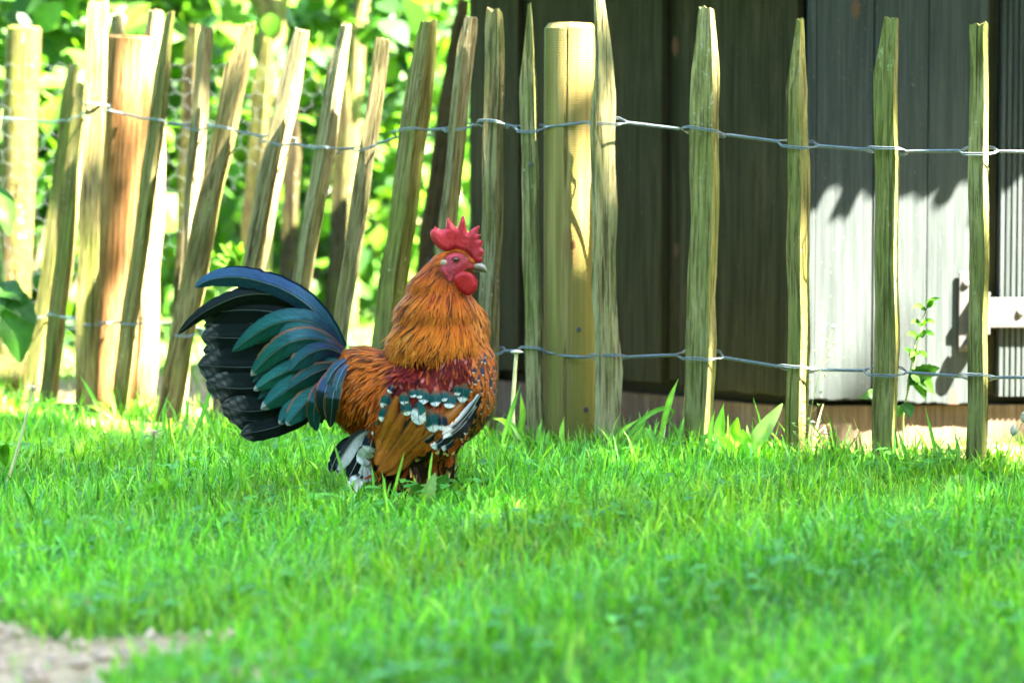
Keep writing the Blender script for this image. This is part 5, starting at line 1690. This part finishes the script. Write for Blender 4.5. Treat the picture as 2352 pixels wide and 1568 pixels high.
# shepherd's purse stalks
def purse(label, pts, Y, pods):
    r, g = plant('wildflower', label, 'wildflower', pts[0][0], Y)
    stem(r, g, [(p[0], p[1], Y) for p in pts], 0.0007, 0.0004)
    P = spline([np.array(at(p[0], p[1], Y)) - g for p in pts], 40)
    for k in range(pods):
        t = int(12 + 26 * k / pods)
        sd = 1 if k % 2 else -1
        e = P[t] + np.array([sd * rng.uniform(.006, .011), rng.uniform(-.004, .004), rng.uniform(.002, .008)])
        link('pedicel', tubes_mesh('pedicel', [(np.array([P[t], (P[t] + e) / 2 + [0, 0, -.001], e]), 0.00025)], 4), M['stem'], r)
        bm = bmesh.new()
        s_ = 0.0036
        vs = [bm.verts.new(Vector(e) + Vector(v) * s_) for v in ((0, 0, -0.2), (-0.8, 0, 1.0), (0, 0, 0.75), (0.8, 0, 1.0), (0, -0.3, 0.5), (0, 0.3, 0.5))]
        for f in ((0, 4, 1), (1, 4, 2), (2, 4, 3), (3, 4, 0), (0, 1, 5), (1, 2, 5), (2, 3, 5), (3, 0, 5)): bm.faces.new([vs[q] for q in f])
        link('seed_pod', bm_mesh('seed_pod', bm), M['stem'], r)
    top = P[-1]
    for k in range(9):
        a = k * 2.4
        bm = bmesh.new(); bmesh.ops.create_icosphere(bm, subdivisions=1, radius=0.0012)
        o = link('flower', bm_mesh('flower', bm, True), M['seed'], r); o.location = top + np.array([0.0035 * math.cos(a) * (k / 9), 0.0035 * math.sin(a) * (k / 9), 0.001 - 0.002 * k / 9])
purse('tall thin wildflower stalk with heart shaped pods against the sunny shed wall', [(1852, 1060), (1862, 950), (1882, 860), (1914, 748)], 3.84, 11)
purse('short white flowered weed in front of the third picket from the right', [(1836, 1060), (1838, 1000), (1842, 955)], 3.82, 6)
purse('short white flowered weed right of the third picket from the right', [(1880, 1062), (1886, 1020), (1896, 994)], 3.80, 6)
purse('feathery little weed leaning on the third picket from the right', [(1852, 1070), (1860, 1020), (1866, 968)], 3.81, 8)

# broad leaved plantain between the fourth and third pickets
r, g = plant('plantain', 'broad leaved plantain with upright pale leaves between two right hand pickets', 'plant', 1690, 3.88)
for pts, hw, c in (([(1692, 1050, 3.88), (1686, 1000, 3.88), (1694, 958, 3.87)], .0105, LIME), ([(1716, 1046, 3.88), (1752, 990, 3.87), (1798, 926, 3.86)], .0115, PALEG), ([(1662, 1052, 3.89), (1652, 990, 3.89), (1662, 926, 3.89)], .007, GRN),
                   ([(1680, 1055, 3.86), (1664, 1020, 3.85), (1650, 1010, 3.83)], .010, LIME), ([(1700, 1055, 3.86), (1712, 1020, 3.85), (1705, 985, 3.84)], .010, LIME)):
    blade_leaf('leaf', r, g, pts, hw, c, 0.3, 0.0, 16, prof='strap' if hw < .01 else 'ovate')
r, g = plant('plantain', 'dark leaved plantain at the foot of the rightmost picket', 'plant', 2236, 3.66)
for pts, hw, c in (([(2230, 1130, 3.66), (2222, 1090, 3.65), (2232, 1062, 3.65)], .010, GRN), ([(2240, 1130, 3.66), (2262, 1100, 3.65), (2290, 1092, 3.63)], .010, DK), ([(2224, 1132, 3.66), (2190, 1110, 3.64), (2160, 1112, 3.62)], .010, GRN),
                   ([(2246, 1132, 3.65), (2290, 1122, 3.62), (2330, 1126, 3.6)], .011, DK), ([(2236, 1132, 3.65), (2246, 1105, 3.64), (2240, 1076, 3.63)], .009, LIME), ([(2220, 1130, 3.64), (2212, 1105, 3.62), (2190, 1095, 3.60)], .008, PALEG)):
    blade_leaf('leaf', r, g, pts, hw, c, 0.3, 0.0, 16)
# plantain flower heads at the right edge
for label, pts, Y, mt in (('brown plantain flower head on a thin stalk at the right edge', [(2290, 1100), (2312, 1040), (2328, 988)], 3.72, 'stem'), ('pale dry seed stalk leaning at the far right edge', [(2310, 1060), (2332, 1010), (2352, 958)], 3.80, 'straw')):
    r, g = plant('flower_stalk', label, 'weed', pts[0][0], Y)
    stem(r, g, [(p[0], p[1], Y) for p in pts], 0.0009, 0.0007, mt)
    h = np.array(at(pts[-1][0], pts[-1][1], Y)) - g
    bm = bmesh.new(); bmesh.ops.create_icosphere(bm, subdivisions=3, radius=0.0052)
    for v in bm.verts: v.co = Vector((v.co.x * 0.8, v.co.y * 0.8, v.co.z * 1.3)) * (1 + 0.35 * mnoise.noise(v.co * 700))
    o = link('flower_head', bm_mesh('flower_head', bm, True), M['seed'], r); o.location = h

# dandelion stalks on the left lawn
def dandelion(label, pts, Y, mt, r0=0.0016):
    r, g = plant('dandelion', label, 'dandelion', pts[0][0], Y)
    stem(r, g, [(p[0], p[1], Y) for p in pts], r0, r0 * 0.7, mt)
    h = np.array(at(pts[-1][0], pts[-1][1], Y)) - g
    bm = bmesh.new(); bmesh.ops.create_icosphere(bm, subdivisions=2, radius=0.0034)
    o = link('seed_disc', bm_mesh('seed_disc', bm, True), M['litter'], r); o.location = h
    for k in range(14):
        a = k * 2.399; z = 0.6 - 1.5 * k / 14
        d = np.array([math.cos(a), math.sin(a), z]); d /= np.linalg.norm(d)
        link('bract', tubes_mesh('bract', [(np.array([h + d * 0.002, h + d * 0.007 + [0, 0, -.001], h + d * rng.uniform(.009, .014)]), np.array([.0006, .0005, .0001]))], 4), M['straw'], r)
dandelion('pale leaning dandelion stalk gone to seed at the left edge of the lawn', [(14, 1115), (38, 1040), (62, 950), (76, 890)], 3.62, 'straw', 0.0021)
dandelion('thin green dandelion stalk gone to seed left of the rooster tail', [(340, 1130), (348, 1070), (354, 992)], 3.58, 'stem')
# pale cut stalk right of the rooster
r, g = plant('cut_stalk', 'pale sunlit cut weed stalk standing between rooster and post', 'weed', 1186, 4.0)
stem(r, g, [(1190, 1040, 4.0), (1178, 960, 4.0), (1181, 880, 4.0), (1186, 812, 4.0)], 0.0032, 0.0026, 'straw')
blade_leaf('leaf', r, g, [(1184, 1010, 4.0), (1160, 970, 3.99), (1132, 960, 3.98)], .004, LIME, prof='strap')
blade_leaf('leaf', r, g, [(1186, 1015, 4.0), (1200, 960, 4.0), (1196, 900, 4.0)], .004, LIME, prof='strap')
bm = bmesh.new(); bmesh.ops.create_icosphere(bm, subdivisions=3, radius=0.006)
for v in bm.verts: v.co = Vector((v.co.x * 1.3, v.co.y, v.co.z * 0.45)) * (1 + 0.3 * mnoise.noise(v.co * 400))
o = link('frayed_top', bm_mesh('frayed_top', bm, True), M['seed'], r); o.location = np.array(at(1187, 808, 4.0)) - g

# long grass tufts at the fence
def tuft(label, px, Y, blades):
    r, g = plant('grass_tuft', label, 'grass', px, Y, 'long grass tufts along the fence')
    for pts, hw in blades:
        blade_leaf('blade', r, g, [(p[0], p[1], Y + 0.01 * k) for k, p in enumerate(pts)], hw, GRN if rng.uniform() < 0.6 else LIME, 0.3, 0, 14, prof='strap', mat='grass')
tuft('long bent grass blades right of the round post', 1480, 3.9, [([(1420, 1030), (1480, 960), (1530, 936), (1546, 948), (1522, 985)], .0032), ([(1515, 1010), (1538, 920), (1558, 870)], .004), ([(1440, 1030), (1470, 985), (1490, 938)], .003), ([(1400, 1030), (1430, 990), (1470, 960)], .003),
     ([(1550, 1040), (1560, 1000), (1572, 956)], .003), ([(1468, 1040), (1474, 990), (1468, 945)], .003), ([(1500, 1050), (1490, 1010), (1478, 985)], .0035)])
tuft('long grass blades left of the round post', 1250, 3.92, [([(1240, 1040), (1236, 1000), (1246, 960)], .003), ([(1300, 1050), (1290, 1000), (1296, 955)], .0035), ([(1210, 1030), (1180, 980), (1160, 960)], .003), ([(1270, 1045), (1255, 1015), (1262, 985)], .003), ([(1150, 1030), (1170, 960), (1196, 880)], .003)])
tuft('tall grass blades right of the plantain leaves', 1640, 3.84, [([(1640, 1060), (1630, 1000), (1642, 940)], .0035), ([(1600, 1060), (1615, 1010), (1640, 985)], .003), ([(1735, 1060), (1720, 1010), (1716, 975)], .003), ([(1510, 1060), (1500, 1010), (1488, 985), (1512, 1020)], .004)])
tuft('thin grass blades between the two rightmost pickets', 2130, 3.74, [([(2110, 1090), (2080, 1040), (2060, 980)], .0025), ([(2150, 1090), (2146, 1030), (2124, 930)], .0022), ([(2190, 1095), (2200, 1040), (2192, 985)], .0025), ([(2170, 1090), (2160, 1050), (2150, 1010)], .0025), ([(2215, 1090), (2190, 1050), (2176, 1030)], .0025), ([(2090, 1100), (2100, 1060), (2112, 1030)], .003)])
tuft('long grass blades at the foot of the brown post', 250, 4.3, [([(250, 985), (210, 905), (182, 860)], .0028), ([(270, 985), (262, 930), (250, 870)], .0028), ([(300, 985), (230, 940), (195, 930)], .004), ([(235, 990), (215, 955), (190, 945)], .004)])
tuft('long grass blades under the rooster tail', 470, 4.0, [([(440, 1010), (470, 940), (490, 870)], .003), ([(380, 1020), (376, 950), (388, 900)], .0025), ([(500, 1020), (480, 960), (450, 910)], .003), ([(410, 1010), (430, 950), (424, 900)], .0025)])
tuft('grass blades crossing the rooster wing tips', 790, 3.42, [([(808, 1160), (786, 1080), (758, 990)], .0016), ([(860, 1165), (858, 1110), (852, 1060)], .0016), ([(905, 1160), (910, 1110), (932, 1025)], .0016), ([(880, 1160), (884, 1120), (876, 1080)], .0016), ([(990, 1160), (986, 1100), (996, 1016)], .0016), ([(830, 1165), (800, 1130), (770, 1110)], .0016), ([(945, 1160), (955, 1120), (950, 1090)], .0016), ([(925, 1165), (960, 1120), (1010, 1105)], .0016)])

# dandelion leaves at the feet and on the lawn
r, g = plant('leafy_weed', 'dark leafy weed at the feet of the rooster', 'weed', 990, 3.40)
for pts, hw, c in (([(985, 1165, 3.40), (1005, 1120, 3.39), (1030, 1090, 3.38)], .011, DK), ([(975, 1165, 3.40), (955, 1125, 3.39), (945, 1110, 3.38)], .012, DK), ([(995, 1165, 3.40), (1020, 1140, 3.38), (1040, 1130, 3.37)], .010, GRN), ([(980, 1165, 3.39), (985, 1130, 3.38), (1000, 1085, 3.38)], .010, PALEG)):
    blade_leaf('leaf', r, g, pts, hw, c, 0.25, 0.25, 17)
for label, px, py, Y, k in (('low dandelion leaves on the left lawn below the thin stalk', 380, 1125, 3.5, 5), ('low dandelion leaves at the left edge of the lawn', 15, 1040, 3.72, 4)):
    r, g = plant('leafy_weed', label, 'weed', px, Y)
    for q in range(k):
        a = rng.uniform(0, 6.28)
        dx, dz = math.cos(a) * 55, abs(math.sin(a)) * 40 + 12
        blade_leaf('leaf', r, g, [(px, py + 30, Y), (px + dx * 0.5, py + 22 - dz * 0.8, Y - 0.01), (px + dx, py + 22 - dz * 0.8, Y - 0.03)], .007, LIME if q % 2 else GRN, 0.3, 0.2, 15)

# pinnate seedling in the sun behind the fence
r, g = plant('seedling', 'bright sunlit seedling with narrow leaflets behind the left fence', 'seedling', 545, 4.62)
stem(r, g, [(545, 960, 4.62), (548, 760, 4.62), (540, 640, 4.62), (545, 600, 4.6)], 0.002, 0.001)
for a, b in (((540, 610), (505, 560)), ((545, 605), (530, 552)), ((548, 605), (556, 556)), ((550, 608), (580, 570)), ((552, 612), (600, 590)), ((552, 616), (606, 612)), ((540, 615), (498, 585)), ((540, 620), (495, 605)), ((545, 700), (500, 690)), ((548, 690), (590, 670)), ((547, 760), (590, 770)), ((546, 770), (505, 790))):
    blade_leaf('leaflet', r, g, [(*a, 4.61), ((a[0] + b[0]) / 2, (a[1] + b[1]) / 2 - 5, 4.60), (*b, 4.58)], .0065, SL, 0.25, 0, 12)
# dark broad leaves at the left edge
r, g = plant('vine', 'dark green broad leaved vine at the left edge before the fence', 'vine', -20, 4.62)
stem(r, g, [(-20, 960, 4.62), (-10, 800, 4.62), (8, 640, 4.62), (-15, 420, 4.62), (5, 250, 4.62)], 0.003, 0.0012)
for a, b, hw, c in (((8, 650), (46, 832), .036, SG), ((-5, 660), (84, 745), .022, SG), ((-12, 430), (20, 540), .02, SG), ((-10, 640), (-60, 760), .03, SG), ((0, 655), (48, 690), .02, SG)):
    blade_leaf('leaf', r, g, [(*a, 4.61), ((a[0] + b[0]) / 2 + 8, (a[1] + b[1]) / 2, 4.58), (*b, 4.57)], hw, c, 0.15, 0.08, 17)

# clover growing through the lawn
rng = np.random.default_rng(61)
m = 1500
cy = np.sqrt(rng.uniform(2.1 ** 2, 4.0 ** 2, m)); cx = rng.uniform(-1, 1, m) * (0.2 * cy + 0.05)
k = (patch(cx, cy, 6.3, 5.2) > 0.58) & (cy < fence_y(cx) - 0.02) & (bare_masks(cx, cy)[1] < 0.3)
cx, cy = cx[k], cy[k]; m = len(cx)
hz_ = rng.uniform(0.010, 0.026, m)
P, D = [], []
for q in range(3):
    a = rng.uniform(0, 0.4, m) + q * 2.094
    P.append(np.stack([cx, cy, ground_z(cx, cy) + hz_], -1)); D.append(np.stack([np.cos(a), np.sin(a), rng.uniform(-0.1, 0.35, m)], -1))
P, D = np.vstack(P), np.vstack(D)
Nn = rand_dir(len(P)) * 0.25 + [0, -0.15, 1]
cc = np.array([0.085, 0.30, 0.045]) * rng.uniform(0.7, 1.3, (len(P), 1))
clover = link('clover', scatter_leaves('clover', P, rng.uniform(0.008, 0.014, len(P)), D, Nn, cc), M['leaf'])
tag(clover, 'small clover leaves growing low among the lawn grass', 'clover', kind='stuff')

# crumbs of earth and grit on the bare patch
rng = np.random.default_rng(31)
n = 700
x = rng.uniform(-0.75, -0.2, n); y = rng.uniform(2.05, 2.62, n)
b, pm = bare_masks(x, y)
k = pm > 0.35
x, y = x[k], y[k]; n = len(x)
base = np.array([(1, 0, 0), (-1, 0, 0), (0, 1, 0), (0, -1, 0), (0, 0, 1), (0, 0, -0.6)], float)
tri = np.array([(0, 2, 4), (2, 1, 4), (1, 3, 4), (3, 0, 4), (2, 0, 5), (1, 2, 5), (3, 1, 5), (0, 3, 5)])
sz = rng.gamma(2.0, 0.0016, n) + 0.0008
V = base[None] * sz[:, None, None] * rng.uniform(0.6, 1.3, (n, 6, 1)) + np.stack([x, y, ground_z(x, y) + 0.3 * sz], -1)[:, None]
F = (np.arange(n)[:, None, None] * 6 + tri[None]).reshape(-1, 3)
grit = link('grit', mesh_np('grit', V.reshape(-1, 3), [F], False), M['litter'])
tag(grit, 'crumbs of earth and grit on the bare patch at the lower left', 'grit', kind='stuff')
